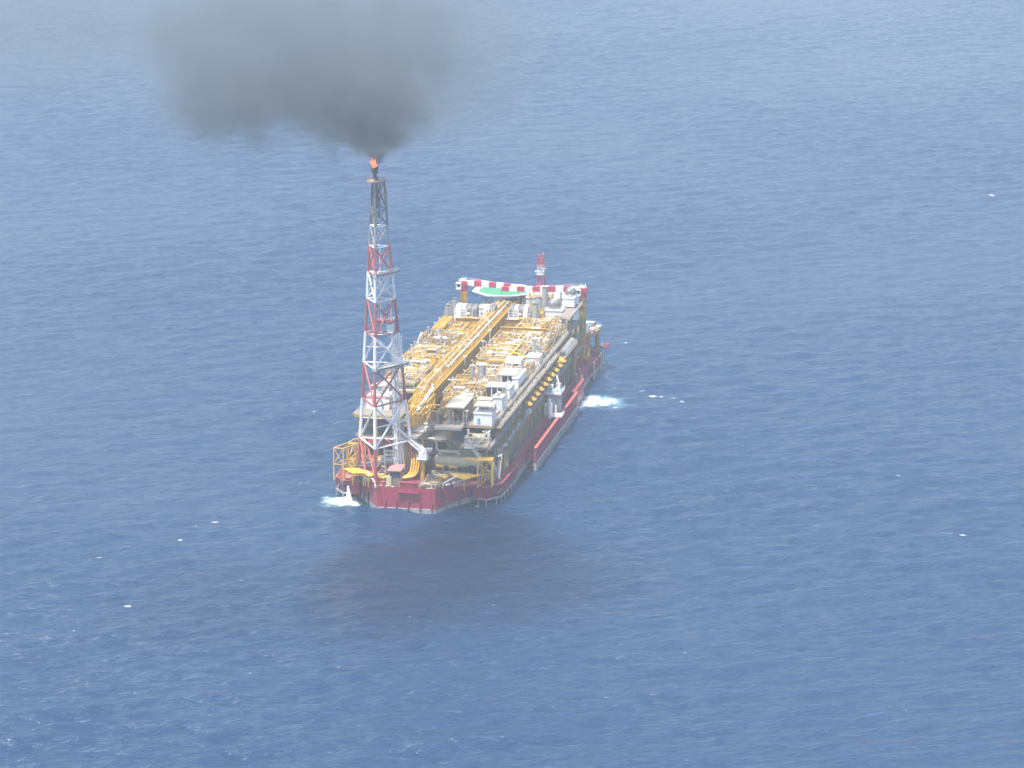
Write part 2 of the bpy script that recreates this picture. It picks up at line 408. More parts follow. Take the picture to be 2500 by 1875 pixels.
# starboard outboard wall standing in the sea
b = B()
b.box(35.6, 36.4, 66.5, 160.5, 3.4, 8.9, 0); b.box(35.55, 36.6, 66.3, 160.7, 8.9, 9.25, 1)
for k in range(47): b.box(36.4, 36.52, 67+k*2, 67.25+k*2, 3.5, 8.8, 0)
b.box(35.5, 36.5, 66.4, 160.6, -3.0, 2.9, 2)
for k in range(62): b.box(36.5, 36.7, 66.8+k*1.5, 67.3+k*1.5, -3, 3.0, 2)
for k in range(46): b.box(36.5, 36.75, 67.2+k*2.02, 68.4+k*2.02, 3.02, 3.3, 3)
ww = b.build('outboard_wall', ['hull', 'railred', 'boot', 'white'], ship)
b = B()
for k in range(10):
    b = B(); y = 68+k*10
    b.tube((31.9, y, 1.5), (35.6, y, 1.5), 0.3, n=8); b.tube((31.9, y, 5.6), (35.6, y+2, 3.6), 0.22, n=8); b.tube((32, y, 1.4), (32, y, 5.7), 0.2, n=8)
    b.build('wall_strut', ['hull'], ww)
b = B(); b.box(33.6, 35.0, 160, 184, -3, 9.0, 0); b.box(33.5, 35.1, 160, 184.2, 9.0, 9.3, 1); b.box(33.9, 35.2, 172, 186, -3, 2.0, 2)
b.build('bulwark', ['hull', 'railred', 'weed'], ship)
# main deck gutter and starboard deck edge
b = B(); b.box(29.9, 31.6, 50, 122, 8.26, 9.35, 0, 0); b.box(31.6, 32.05, 50, 214, 8.3, 9.9, 1)
for k in range(36): b.box(29.85, 31.65, 50.5+k*2, 50.62+k*2, 9.35, 9.42, 1)
b.build('deck_gutter', ['grey', 'hull'], ship)
for x, y in ((32.6, 190), (32.7, 193), (33.7, 236), (33.9, 239), (33.4, 219)):
    b = B(); b.tube((x, y, 8.8), (x, y, -3), 0.33, n=8); b.build('caisson', ['lgrey'], ship)

# ---- process decks on columns
def slab(name, poly, z, th, mats, rails=(), mid=(0.5,)):
    b = B(); b.prism(poly, z-th, z, 1, 0); o = b.build(name, mats, ship)
    if rails:
        r_ = B()
        for pr in rails: r_.rail([(p[0], p[1], z) for p in pr], 1.2, 0, 0.11, 2.2, mid)
        r_.build('railing', ['whited'], o)
    return o
# starboard
slab('process_deck', [(8.6,24),(28,24),(28,167),(28,213),(3,213),(3,40),(8.6,40)], 28.0, 0.9, ['grate','brown'],
     [[(8.7,24.1),(27.9,24.1),(27.9,212)]])
slab('process_deck', [(17,15.4),(28.6,15.4),(28.6,213),(0,213),(0,24),(17,24)], 21.7, 0.7, ['dkgrate','grate'],
     [[(17.1,15.5),(28.5,15.5),(28.5,212)]])
slab('process_deck', [(6,26),(29.3,26),(29.3,213),(0,213),(0,26)], 16.4, 0.7, ['dkgrate','brown'],
     [[(29.2,26),(29.2,212)]])
slab('process_deck', [(23.4,190),(28.4,186),(28.4,219),(20,219),(20,210),(23.4,210)], 34.2, 0.6, ['grate','brown'], [[(23.5,190.1),(28.3,190.1),(28.3,218.8)]])
# port
slab('process_deck', [(-30.5,44),(-12,44),(-12,120),(-30,120)], 24.8, 0.9, ['grate','ochre'], [[(-12.2,44.1),(-30.3,44.1),(-30.0,119)]])
slab('process_deck', [(-30,120),(-12,120),(-12,222),(-30,222)], 26.5, 0.9, ['grate','ochre'], [[(-29.9,120),(-29.9,214)]])
slab('process_deck', [(-30.5,46),(-8,46),(-8,215),(-30.5,215)], 16.5, 0.7, ['dkgrate','brown'])
slab('process_deck', [(-20.5,63),(-7.5,63),(-7.5,104),(-28,104),(-28,84),(-20.5,84)], 30.5, 0.8, ['tan','ochre'], [[(-20.4,63.2),(-7.6,63.2)]])
# centre aft walkway with sloping apron
b = B()
b.prism([(-4.5,15.2),(0.8,15.2),(3.2,19.5),(3.2,40),(-4.5,40)], 24.0, 24.7, 1, 0)
b.add([(0.8,15.2,24.72),(3.2,19.5,24.72),(9.0,23.8,28.02),(6.6,18.0,28.02)], [(0,1,2,3)], 2)
b.add([(0.8,15.2,24.3),(3.2,19.5,24.3),(9.0,23.8,27.6),(6.6,18.0,27.6)], [(3,2,1,0)], 1)
b.prism([(6.6,18),(17,18),(17,24),(8.6,24)], 27.3, 28.0, 1, 0)
b.rail([(-4.4,19,24.7),(-4.4,15.3,24.7),(0.8,15.3,24.7)], 1.2, 3, 0.12); b.rail([(6.6,18.1,28),(16.8,18.1,28),(16.9,24,28)], 1.2, 3, 0.12)
b.build('aft_walkway', ['grate','lgrey','lgrey','whited'], ship)
# columns: one mesh each
def colm(x, y, z0, z1, r_, m_):
    b = B(); b.tube((x, y, z0), (x, y, z1), r_, n=8); b.build('deck_column', [m_], ship)
for x in (11, 18, 25): colm(x, 25.5, 8.2, 27.1, 0.55, 'ochre')
for x in (2.2, -3.6): colm(x, 17.5, 8.2, 24.0, 0.5, 'ochre')
for x in (-29, -22, -14): colm(x, 46, 8.2, 23.9, 0.6, 'ochre')
for k in range(15): colm(27.9, 36+k*12, 8.2, 27.1, 0.5, 'ochre')
for k in range(14): colm(-29.2, 58+k*12, 8.2, 23.9, 0.5, 'ochre')
# brown pipe fence and drop pipes below the starboard decks
rn = random.Random(2)
b = B()
for k in range(150):
    y = 27+k*1.1+rn.uniform(-.3,.3)
    if y > 190: break
    b.tube((29.0+rn.uniform(-.2,.2), y, 8.2), (29.0, y, 16.0), rn.choice((0.10,0.14,0.2)), n=5, mi=rn.choice((0,0,1,2)), cap=False)
tag(b.build('drop_pipes', ['brown','ochre','dgrey'], ship), kind='stuff')
for k in range(6):
    b = B(); y = 88+k*9
    b.tube((30.6, y, 8.2), (30.6, y, 14.0), 0.22, n=8); b.bar((30.6, y, 13.8), (29.2, y-2.2, 16.2), 0.3); b.bar((30.6, y, 13.8), (29.2, y+2.2, 16.2), 0.3)
    b.build('bracket_post', ['ochre'], ship)
# starboard walkways packed with small fittings
def clutter_strip(name, x0, x1, y0, y1, z, n, seed, mats, hmax=1.2, parent=ship):
    rn = random.Random(seed); b = B()
    for k in range(n):
        x = rn.uniform(x0, x1); y = rn.uniform(y0, y1); s1 = rn.uniform(0.15, 0.5); s2 = rn.uniform(0.15, 0.9)
        b.box(x, x+s1, y, y+s2, z+0.01, z+rn.uniform(0.3, hmax), rn.randrange(len(mats)))
    return tag(b.build(name, mats, parent), kind='stuff')
for z, x0, x1, sd_ in ((16.42, 25, 28.8, 4), (21.72, 24, 28.2, 5)):
    b = B(); rn = random.Random(sd_)
    for k in range(14):
        x = x0+rn.random()*(x1-x0-0.6); r_ = rn.choice((0.18,0.25,0.35)); a = 26+rn.random()*40; c = a+40+rn.random()*100
        zz = z+rn.uniform(0.5, 3.2); b.tube((x, a, zz), (x, min(c, 205), zz), r_, n=6, mi=rn.choice((0,1,2,3)))
    for k in range(90):
        y = 26+rn.random()*180; x = rn.uniform(x0, x1); b.box(x, x+rn.uniform(.3,1.4), y, y+rn.uniform(.3,2), z, z+rn.uniform(.6,3.0), rn.choice((0,1,2,3,4)))
    tag(b.build('deck_pipework', ['brown','ochre','lgrey','cream','white'], ship), kind='stuff')
clutter_strip('deck_fittings', 25.6, 27.4, 46, 184, 28.0, 420, 8, ['brown','tan','whited','brown','grate'], 0.9)
b = B(); b.box(26.4, 27.4, 30, 150, 28.01, 28.25, 0); b.box(26.1, 26.3, 30, 150, 28.01, 29.0, 1)
b.build('cable_tray', ['grate','brown'], ship)
# port edge walkway (long sloping look from outside is a flat tray)
b = B(); b.box(-31.6, -30.3, 100, 150, 26.6, 27.0, 0); b.box(-31.6, -31.4, 100, 150, 27, 28.0, 1); b.build('cable_tray', ['tan','ochre'], ship)
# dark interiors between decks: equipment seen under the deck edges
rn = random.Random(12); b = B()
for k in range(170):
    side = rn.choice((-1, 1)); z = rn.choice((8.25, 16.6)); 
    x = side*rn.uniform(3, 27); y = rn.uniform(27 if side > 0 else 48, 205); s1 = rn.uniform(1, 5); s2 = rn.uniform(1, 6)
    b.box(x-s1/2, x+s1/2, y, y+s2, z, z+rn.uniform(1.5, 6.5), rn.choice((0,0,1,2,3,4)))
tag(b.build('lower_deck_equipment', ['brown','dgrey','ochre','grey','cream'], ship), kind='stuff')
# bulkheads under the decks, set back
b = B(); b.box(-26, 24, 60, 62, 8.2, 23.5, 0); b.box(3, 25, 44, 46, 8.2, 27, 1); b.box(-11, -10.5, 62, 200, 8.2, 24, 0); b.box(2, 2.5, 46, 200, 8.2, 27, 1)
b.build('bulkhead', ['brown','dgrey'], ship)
# stairs
def stairs(b, a, c, w_=1.4, mi=0, rail=True):
    a = Vector(a); c = Vector(c); d_ = (c-a); hd = Vector((d_.x, d_.y, 0)).normalized(); sd2 = Vector((-hd.y, hd.x, 0))*w_/2
    for s_ in (-1, 1):
        b.bar(a+sd2*s_, c+sd2*s_, 0.15, 0.3, mi)
        if rail: b.bar(a+sd2*s_+Vector((0,0,1)), c+sd2*s_+Vector((0,0,1)), 0.12, mi=mi)
    k = max(3, int(d_.length/0.5))
    for i in range(k):
        p = a+d_*(i+0.5)/k; b.bar(p-sd2, p+sd2, 0.3, 0.06, mi)
b = B()
b.box(19, 22.2, 13.6, 15.4, 21.6, 21.8); b.rail([(19,13.7,21.8),(22.2,13.7,21.8)], 1.2, 0, 0.12)
for x in (19.1, 20.6, 22.1): b.bar((x,13.7,21.8),(x,13.7,26.6),0.14)
for z in (23.2, 24.6, 26.6): b.bar((19.1,13.7,z),(22.1,13.7,z),0.14)
stairs(b, (22.4,14.4,21.8), (27.4,14.8,27.8)); stairs(b, (22.2,14.4,21.6), (26.4,13.4,16.5))
stairs(b, (28.0,16.0,16.4), (30.6,21.0,10.0)); stairs(b, (27.2,20.0,16.4), (29.8,24.5,9.2))
b.build('stairway', ['whited'], ship)
b = B(); stairs(b, (29.6,26,16.4), (30.2,18,9.2), 2.6); b.box(28.8,30.6,24,28,16.2,16.4); b.build('stairway', ['lgrey'], ship)
# forecastle at the far starboard corner
slab('forecastle_deck', [(12,227.5),(30.4,227.5),(32.6,238),(32.6,244),(30,247),(12,247)], 18.6, 1.6, ['grate','ochre'], [[(20,227.7),(30.3,227.7),(32.5,238),(32.5,244),(29.9,246.9)]])
for x, y in ((29.4,229),(22,229),(31.6,239),(30,245)):
    b = B(); b.tube((x,y,8.2),(x,y,17.0),0.7,n=10); b.build('forecastle_column', ['ochre'], ship)
b = B()
b.tube((29.0,239,9.4),(35.2,241.4,10.2),0.5,n=8); b.tube((29.0,243,9.4),(35.2,243.6,10.2),0.5,n=8); b.box(32.4,36.0,240.6,244.2,9.8,10.5); b.box(34.6,36.0,241.2,244.0,10.5,11.4); b.box(32.6,33.8,240.9,242.4,10.5,11.4,1)
b.build('side_boom', ['hull','white'], ship)

# outboard walkway along the starboard edge
slab('outer_walkway', [(28.05,27),(30.4,27),(30.4,152),(28.05,152)], 26.9, 0.5, ['grate','brown'], [[(30.3,27),(30.3,152)]], (0.35,0.7))
clutter_strip('walkway_fittings', 28.3, 29.9, 28, 151, 26.92, 300, 18, ['brown','tan','whited','ochre','lgrey'], 0.8)
b = B(); rn = random.Random(61)
for k in range(70):
    y = 28+k*2.6; b.bar((28.6,y,16.4),(28.6,y,21.0),0.22,mi=k%2); b.bar((28.3,y+1,21.7),(28.3,y+1,27.1),0.2,mi=(k+1)%2)
    if k % 3 == 0: b.bar((28.6,y,16.6),(28.6,y+2.6,21.0),0.14,mi=0)
tag(b.build('side_stanchions', ['ochre','brown'], ship), kind='stuff')
# ================================================================== flare tower
cx, cy = -12.0, 11.2
RG = [(9.5,(-10.8,7.6),(0.0,-9.6),(10.9,6.6)),(23.0,(-9.6,6.0),(-0.1,-9.9),(9.8,5.6)),(38.8,(-8.2,4.9),(-0.2,-8.9),(8.2,5.0)),(52.7,(-7.2,4.0),(-0.4,-7.4),(7.2,4.4)),
      (64.7,(-6.3,3.4),(-0.3,-6.6),(6.0,4.0)),(77.5,(-5.4,2.7),(-0.4,-5.4),(5.0,3.2)),(87.7,(-4.8,2.3),(-0.5,-4.9),(4.2,2.9)),(97.6,(-4.1,1.8),(-0.6,-3.9),(3.4,2.3)),
      (105.3,(-3.6,1.6),(-0.6,-3.2),(2.8,1.9)),(112.2,(-3.2,1.3),(-0.6,-2.6),(2.5,1.6)),(121.8,(-2.5,1.1),(-0.5,-2.0),(1.9,1.2))]
LX = [-0.0,-0.1,-0.25,-0.35,-0.35,-0.35,-0.45,-0.4,-0.45,-0.5,-0.4]
TW = [[Vector((cx+p[0]+LX[i]*0.6, cy+p[1], r_[0])) for p in r_[1:]] for i, r_ in enumerate(RG)]
BM = ['tred','white','tred','white','tred','white','tred','charl','char','char']
tower = thing('flare_tower', 'very tall three-legged red and white lattice flare tower on the left of the stern', 'tower', (cx, cy, 8.2))
mset = ['tred','white','charl','char']; MI = {k:i for i, k in enumerate(mset)}
for j in range(3):
    b = B()
    for i in range(10):
        r0 = 0.66-0.030*i; a, c = TW[i][j].copy(), TW[i+1][j]
        if i == 0: a.z = 8.2
        sp = a+(c-a)*(0.86 if i in (1,3,5) else 1.0)
        b.tube(a, c, r0, r0-0.03, n=12, mi=MI[BM[i]])
    b.build('leg', mset, tower)
for i in range(10):
    lo, hi = TW[i], TW[i+1]; mm = [BM[i]]
    rb = max(0.17, 0.42-0.028*i)
    for j in range(3):
        k = (j+1) % 3
        b = B(); b.tube(hi[j], hi[k], rb*0.8, n=8)
        b.build('horizontal_brace', ['white' if i >= 6 and i < 8 else BM[min(i+1, 9)]], tower)
        if i == 0: continue
        if j == 1 or i > 4:   # crossed bracing on the right-hand face and on the top bays
            for (p, q) in ((lo[j], hi[k]), (lo[k], hi[j])):
                b = B(); b.tube(p, q, rb, n=8); b.build('diagonal_brace', mm, tower)
        else:
            p, q = (lo[j], hi[k]) if (i % 2) else (hi[j], lo[k])
            b = B(); b.tube(p, q, rb, n=8); b.build('diagonal_brace', mm, tower)
    if i in (1, 3, 5):   # mid-height sub horizontals
        md = [(lo[j]+hi[j])/2 for j in range(3)]
        b = B(); b.tube(md[1], md[2], rb*0.5, n=6); b.tube(md[2], md[0], rb*0.5, n=6); b.build('secondary_brace', mm, tower)
    # plan bracing
    b = B(); mids = [(hi[j]+hi[(j+1)%3])/2 for j in range(3)]
    for j in range(3): b.tube(mids[j], mids[(j+1)%3], rb*0.45, n=6)
    if i < 6: b.build('plan_brace', mm, tower)
# foot braces down to deck
b = B()
b.tube((TW[1][0]), (cx-5, cy-3, 8.4), 0.45, n=8); b.tube(TW[1][0]+Vector((4,-6,0)), TW[0][1]+Vector((0,0.5,0)), 0.4, n=8)
b.build('foot_brace', ['tred'], tower)
def tower_platform(i, face, name, w_out, label=None, back=0.3):
    p, q = TW[i][face], TW[i][(face+1)%3]; dd = (q-p).normalized(); n_ = Vector((dd.y, -dd.x, 0))
    if n_.dot((p+q)/2-Vector((cx,cy,p.z))) < 0: n_ = -n_
    a = p-dd*0.8; c = q+dd*2.0; z = p.z-0.2
    poly = [a+n_*w_out, c+n_*w_out, c-n_*back, a-n_*back]
    b = B(); b.prism([(v.x,v.y) for v in poly], z-0.3, z, 0, 0)
    b.bar(a+n_*w_out, c+n_*w_out, 0.2, 0.55, 1)
    o = b.build(name, ['whited','grey'], tower)
    b = B(); b.rail([a-n_*back, a+n_*w_out, c+n_*w_out, c-n_*back], 1.5, 0, 0.12, 1.1, (0.35, 0.7))
    b.build('railing', ['white'], o)
tower_platform(6, 1, 'platform', 1.6)
tower_platform(3, 1, 'platform', 1.8)
b = B(); z = 87.9; b.prism([(p.x,p.y) for p in TW[6]], z-0.1, z+0.05); b.build('platform_floor', ['whited'], tower)
b = B()   # round top platform
n = 16; b.prism([(cx-1.0+3.8*math.cos(2*PI*k/n), cy-0.2+3.2*math.sin(2*PI*k/n)) for k in range(n)], 121.8, 122.2)
tp = b.build('top_platform', ['rustp'], tower)
b = B(); b.rail([(cx-1.0+3.7*math.cos(2*PI*k/n), cy-0.2+3.1*math.sin(2*PI*k/n), 122.2) for k in range(n+1)], 1.1, 0, 0.1, 2.0)
b.build('railing', ['rustp'], tp)
b = B(); b.box(cx+0.2, cx+3.2, cy-2, cy+1, 117.0, 117.2); b.rail([(cx+0.3,cy-1.9,117.2),(cx+3.1,cy-1.9,117.2),(cx+3.1,cy+0.9,117.2)], 1.2, 0, 0.1)
b.build('small_platform', ['rustp'], tower)
b = B()
b.tube((cx-0.9,cy,112), (cx-0.9,cy,123.5), 0.55, n=12); b.tube((cx-1.4,cy-0.5,123), (cx-1.4,cy-0.5,125.2), 0.65, n=12)
b.tube((cx-1.4,cy-0.5,125.0), (cx-1.4,cy-0.5,127.4), 1.15, 1.35, n=14); b.tube((cx-0.1,cy,108), (cx+0.3,cy,121.8), 0.25, n=8)
b.build('flare_tip', ['black'], tower)
# risers
for k, (x, y, r_, zt) in enumerate(((-8.0,15.6,0.34,78),(-7.1,15.2,0.40,66),(-6.1,15.4,0.32,64),(-8.9,16.2,0.18,120))):
    b = B(); b.tube((x+0.6, y, 9), (x-0.4*(zt/40), y-1.2*(zt/70), zt), r_, n=10); b.build('riser_pipe', ['white' if k < 3 else 'whited'], tower)
b = B()   # pipe guides + ladder cage
for z in (16,20,24,28,32,36,40,44,48,56,60): 
    b.box(-8.4-0.01*z,-5.4-0.01*z,15.0-0.01*z,15.2-0.01*z,z,z+0.25)
for z in range(12, 64, 1): b.bar((-5.0-0.008*z,14.6,z),(-4.3-0.008*z,14.6,z),0.08)
b.bar((-5.0,14.6,12),(-5.5,14.6,64),0.1); b.bar((-4.3,14.6,12),(-4.8,14.6,64),0.1)
b.build('ladder', ['white'], tower)
b = B(); b.box(-13.5,-7.0,9.5,14.5,69.4,69.9,0); b.rail([(-13.5,9.5,69.9),(-7,9.5,69.9),(-7,14.5,69.9)],1.2,1,0.12)
b.box(-9.6,-7.2,10.5,13.5,65.2,68.6,1); b.box(-12.5,-12.1,10,10.4,64.9,69.5,0)
b.build('inner_platform', ['tred','white'], tower)
b = B(); b.box(-12.2,-9.4,11,13.5,80.6,80.9); b.rail([(-12.2,11,80.9),(-9.4,11,80.9),(-9.4,13.5,80.9)],1.4,0,0.14,1.0); b.tube((-12.0,12,64),(-12.2,12,97),0.16,n=6)
b.build('inner_platform', ['white'], tower)
b = B()
for f in (0.25,0.5,0.75):
    p = TW[0][1].lerp(TW[0][2], f); b.tube(p+Vector((0,0,3)), TW[1][1].lerp(TW[1][2], f), 0.18, n=6)
b.build('stub_brace', ['white'], tower)

# flame
def flame():
    m, N, L = new_mat('flame'); N.remove(N['Principled BSDF'])
    em = N.new('ShaderNodeEmission'); g = N.new('ShaderNodeNewGeometry'); t = N.new('ShaderNodeTexNoise'); t.inputs['Scale'].default_value = 1.1
    L.new(g.outputs['Position'], t.inputs['Vector'])
    cr = N.new('ShaderNodeValToRGB'); cr.color_ramp.elements[0].color = (0.75, 0.06, 0.02, 1); cr.color_ramp.elements[0].position = 0.40
    cr.color_ramp.elements[1].color = (1.0, 0.27, 0.06, 1); cr.color_ramp.elements[1].position = 0.62
    L.new(t.outputs['Fac'], cr.inputs['Fac']); L.new(cr.outputs['Color'], em.inputs['Color']); em.inputs['Strength'].default_value = 1.5
    L.new(em.outputs[0], N['Material Output'].inputs['Surface'])
    b = B(); rn = random.Random(4); x0, y0, z0 = cx-1.4, cy-0.5, 127.1
    for k in range(11):
        a = rn.uniform(0, 6.28); r0 = rn.uniform(0, 0.9); lean = rn.uniform(-1.6, -0.1); h = rn.uniform(1.6, 4.2)
        p = Vector((x0+r0*math.cos(a), y0+r0*math.sin(a), z0)); rr0 = rn.uniform(0.35, 0.6); pr = p
        for s_ in range(1, 5):
            t_ = s_/4; q = p+Vector((lean*t_+rn.uniform(-.2,.2), rn.uniform(-.2,.2), h*t_)); 
            b.tube(pr, q, rr0*(1-(s_-1)/4.3)**0.8, rr0*(1-s_/4.3)**0.8, n=8, cap=False); pr = q
    return b.build('flame', m)
tag(flame(), 'small orange flame burning on top of the flare tower under the smoke', 'flame')

# ================================================================== cranes
def crane(x, y, zb, zt, boom, name_label, first_red, jx):
    t = thing('pedestal_crane', name_label, 'crane', (x, y, zb), 'pedestal cranes')
    b = B(); b.tube((x,y,zb), (x,y,zt-3.6), 1.55, n=20); 
    for z in (zt-4.0, zt-7.4): b.tube((x,y,z), (x,y,z+0.35), 1.85, n=20)
    b.build('pedestal', ['ochre' if jx < 0 else 'yel'], t)
    b = B(); b.tube((x,y,zt-3.6), (x,y,zt), 1.7, n=20); b.box(x-1.9,x+1.9,y-1.9,y+1.9,zt-1.0,zt+0.9); b.build('slewing_house', ['mred'], t)
    b = B(); b.box(x-1.6-1.1, x-1.6+1.1, y-3.4, y-1.9, zt-2.4, zt+0.6, 0); b.box(x-1.6-0.8, x-1.6+0.8, y-3.5, y-3.4, zt-1.2, zt+0.1, 1)
    b.build('operator_cab', ['white','glass'], t)
    # box boom painted in bands
    b = B(); L_ = boom[1]; dz = boom[2]; dy = boom[3]; nb = boom[4]
    def sec(tt):
        c = Vector((x+jx*(1.6+tt*L_), y+dy*tt, zt+0.1+dz*tt)); hw = 1.0-0.2*tt; hh = (1.35 if 0.05 < tt else 0.9)*(1-0.30*tt)
        return [c+Vector((0,-hw,-hh)), c+Vector((0,hw,-hh)), c+Vector((0,hw,hh)), c+Vector((0,-hw,hh))]
    for i in range(nb):
        A = sec(i/nb); C_ = sec((i+1)/nb)
        b.add(A+C_, [(0,1,5,4),(1,2,6,5),(2,3,7,6),(3,0,4,7)], (i+first_red) % 2)
    b.add(sec(0), [(3,2,1,0)], 0); b.add(sec(1), [(0,1,2,3)], 0)
    b.build('boom', ['mred','white'], t)
    b = B()
    for k in range(7): b.bar((x-1.5+k*0.5, y-0.6+(k%3)*0.5, zt+0.9), (x-1.3+k*0.5, y-0.4, zt+0.9+0.5+(k%3)*0.6), 0.22)
    b.box(x-1.4, x+1.0, y-1.2, y+1.2, zt+0.9, zt+1.5); b.bar((x,y,zt+2.4),(x+jx*(L_*0.6),y+dy*0.6,zt+0.9+dz*0.6+0.6),0.08)
    b.rail([(x-1.8,y-1.8,zt+0.9),(x+1.8,y-1.8,zt+0.9)],1.1,0,0.1)
    b.build('winch_gear', ['white'], t)
    b = B(); q = sec(1)[0]; b.bar(q+Vector((0,0.6,0)), q+Vector((0,0.6,-3.2)), 0.12); b.box(q.x-0.4,q.x+0.4,q.y+0.2,q.y+1.0,q.z-4.2,q.z-3.2); b.build('hook_block', ['dgrey'], t)
    return t
crane(27.8, 222, 8.2, 39.6, (0, 33.5, -0.6, -3, 10), 'right-hand pedestal crane with yellow column and long level red and white boom', 1, -1)
crane(-25.2, 224, 24.0, 40.1, (0, 22.0, -1.9, 4, 7), 'left-hand pedestal crane with ochre column, short red and white boom over the helideck', 1, 1)

# ================================================================== helideck, mast, accommodation
t = thing('helideck', 'green octagonal helicopter deck with white border behind the crane booms', 'helideck', (-10, 240, 30))
hx, hy, hr, hz = -10.5, 240.5, 13.4, 33.9
oc = [(hx+hr*math.cos(PI/8+k*PI/4), hy+hr*math.sin(PI/8+k*PI/4)*0.98) for k in range(8)]
ocs = [(hx+(p[0]-hx)*0.88, hy+(p[1]-hy)*0.88) for p in oc]
b = B(); b.prism(oc, hz-0.6, hz, 0); b.build('deck_plate', ['white'], t)
b = B(); b.prism(ocs, hz, hz+0.03, 0); b.build('landing_area', ['green'], t)
b = B()
for a, c in zip(oc, oc[1:]+oc[:1]):
    ao = (hx+(a[0]-hx)*1.09, hy+(a[1]-hy)*1.09); co_ = (hx+(c[0]-hx)*1.09, hy+(c[1]-hy)*1.09)
    b.add([(a[0],a[1],hz-0.1),(c[0],c[1],hz-0.1),(co_[0],co_[1],hz+0.15),(ao[0],ao[1],hz+0.15)], [(0,1,2,3)])
b.build('safety_net', ['whited'], t)
b = B()
for a in ocs: b.bar((a[0],a[1],hz-0.6),(hx+(a[0]-hx)*0.35,hy+(a[1]-hy)*0.35,26.5),0.5)
b.build('support_struts', ['lgrey'], t)
def mast():
    t = thing('telecom_mast', 'red and white banded lattice communications mast behind the crane boom', 'mast', (2.2, 262, 26))
    x, y = 2.0, 262
    for (z0, z1, mt, w_) in ((27,31.8,'white',2.9),(31.8,37.2,'mred',2.8),(37.2,41.6,'white',2.6),(41.6,46.2,'mred',2.4)):
        b = B(); b.lattice((x,y,z0),(x,y,z1),w_,w_,3,0.2,0,w_-0.1,w_-0.1); b.build('lattice_section', [mt], t)
    b = B(); b.tube((x,y,37.3),(x,y,37.5),2.2,n=14,mi=0); b.rail([(x+2.1*math.cos(k*PI/6),y+2.1*math.sin(k*PI/6),37.5) for k in range(13)],1.2,0,0.14,1.2); b.build('mast_platform', ['white'], t)
    b = B(); b.bar((x,y-1.4,40.2),(x+2.8,y-1.6,40.2),0.22); b.ball((x-2.4,y-1,38.6),0.3); b.bar((x-2.2,y-1,37.5),(x-2.2,y-1,39.5),0.12); b.bar((x+0.9,y,46),(x+0.9,y,47.6),0.12)
    b.build('antenna', ['white'], t)
    b = B(); b.box(x-2.0,x+2.0,y-1.9,y+1.9,41.4,41.6); b.box(x-1.9,x+1.9,y-1.9,y+1.9,32.4,32.6); b.build('band_platform', ['mred'], t)
mast()
def house(name, label, cat, x0, x1, y0, y1, z0, z1, roof='lgrey', wall='white', door=None, wins=0, group=None, parapet=True, extras=True, seed=1, legs=0):
    t = thing(name, label, cat, ((x0+x1)/2, (y0+y1)/2, z0), group)
    rn = random.Random(seed)
    b = B(); zb = z0+legs; b.box(x0, x1, y0, y1, zb, z1)
    k = max(2, int((x1-x0)/1.2))
    for i in range(1, k): b.box(x0+(x1-x0)*i/k-0.05, x0+(x1-x0)*i/k+0.05, y0-0.06, y0, zb+0.1, z1-0.1)
    k2 = max(2, int((y1-y0)/1.4))
    for i in range(1, k2): b.box(x1, x1+0.06, y0+(y1-y0)*i/k2-0.05, y0+(y1-y0)*i/k2+0.05, zb+0.1, z1-0.1)
    b.build('wall', [wall], t)
    b = B(); b.box(x0-0.25, x1+0.25, y0-0.25, y1+0.25, z1, z1+0.22); rf = b.build('roof', [roof], t)
    if parapet:
        b = B(); b.rail([(x0,y0-.1,z1+0.22),(x1+.1,y0-.1,z1+0.22),(x1+.1,y1,z1+0.22)], 1.1, 0, 0.1, 1.6); b.build('roof_railing', ['whited'], rf)
    if legs:
        for (x, y) in ((x0+.3,y0+.3),(x1-.3,y0+.3),(x1-.3,y1-.3),(x0+.3,y1-.3)):
            b = B(); b.box(x-.2,x+.2,y-.2,y+.2,z0,zb); b.build('leg', ['lgrey'], t)
    if door:
        b = B(); dx = x0+(x1-x0)*door[0]; b.box(dx, dx+1.0, y0-0.12, y0-0.01, zb+0.3, zb+2.6); b.build('door', [door[1]], t)
    for i in range(wins):
        b = B(); wx = x0+(x1-x0)*(i+0.7)/(wins+0.6); b.box(wx-0.35, wx+0.35, y0-0.1, y0-0.01, zb+(z1-zb)*0.5, zb+(z1-zb)*0.5+0.9); b.build('window', ['glass'], t)
    if extras:
        for i in range(rn.randint(2, 4)):
            b = B(); x = rn.uniform(x0+.3, x1-1.8); y = rn.uniform(y0+.4, max(y0+.5, y1-2)); b.box(x, x+rn.uniform(.8,1.7), y, y+rn.uniform(.8,1.8), z1+0.22, z1+rn.uniform(.8,1.6), 0)
            b.build('roof_unit', [rn.choice(('white','lgrey','whited'))], rf)
    return t
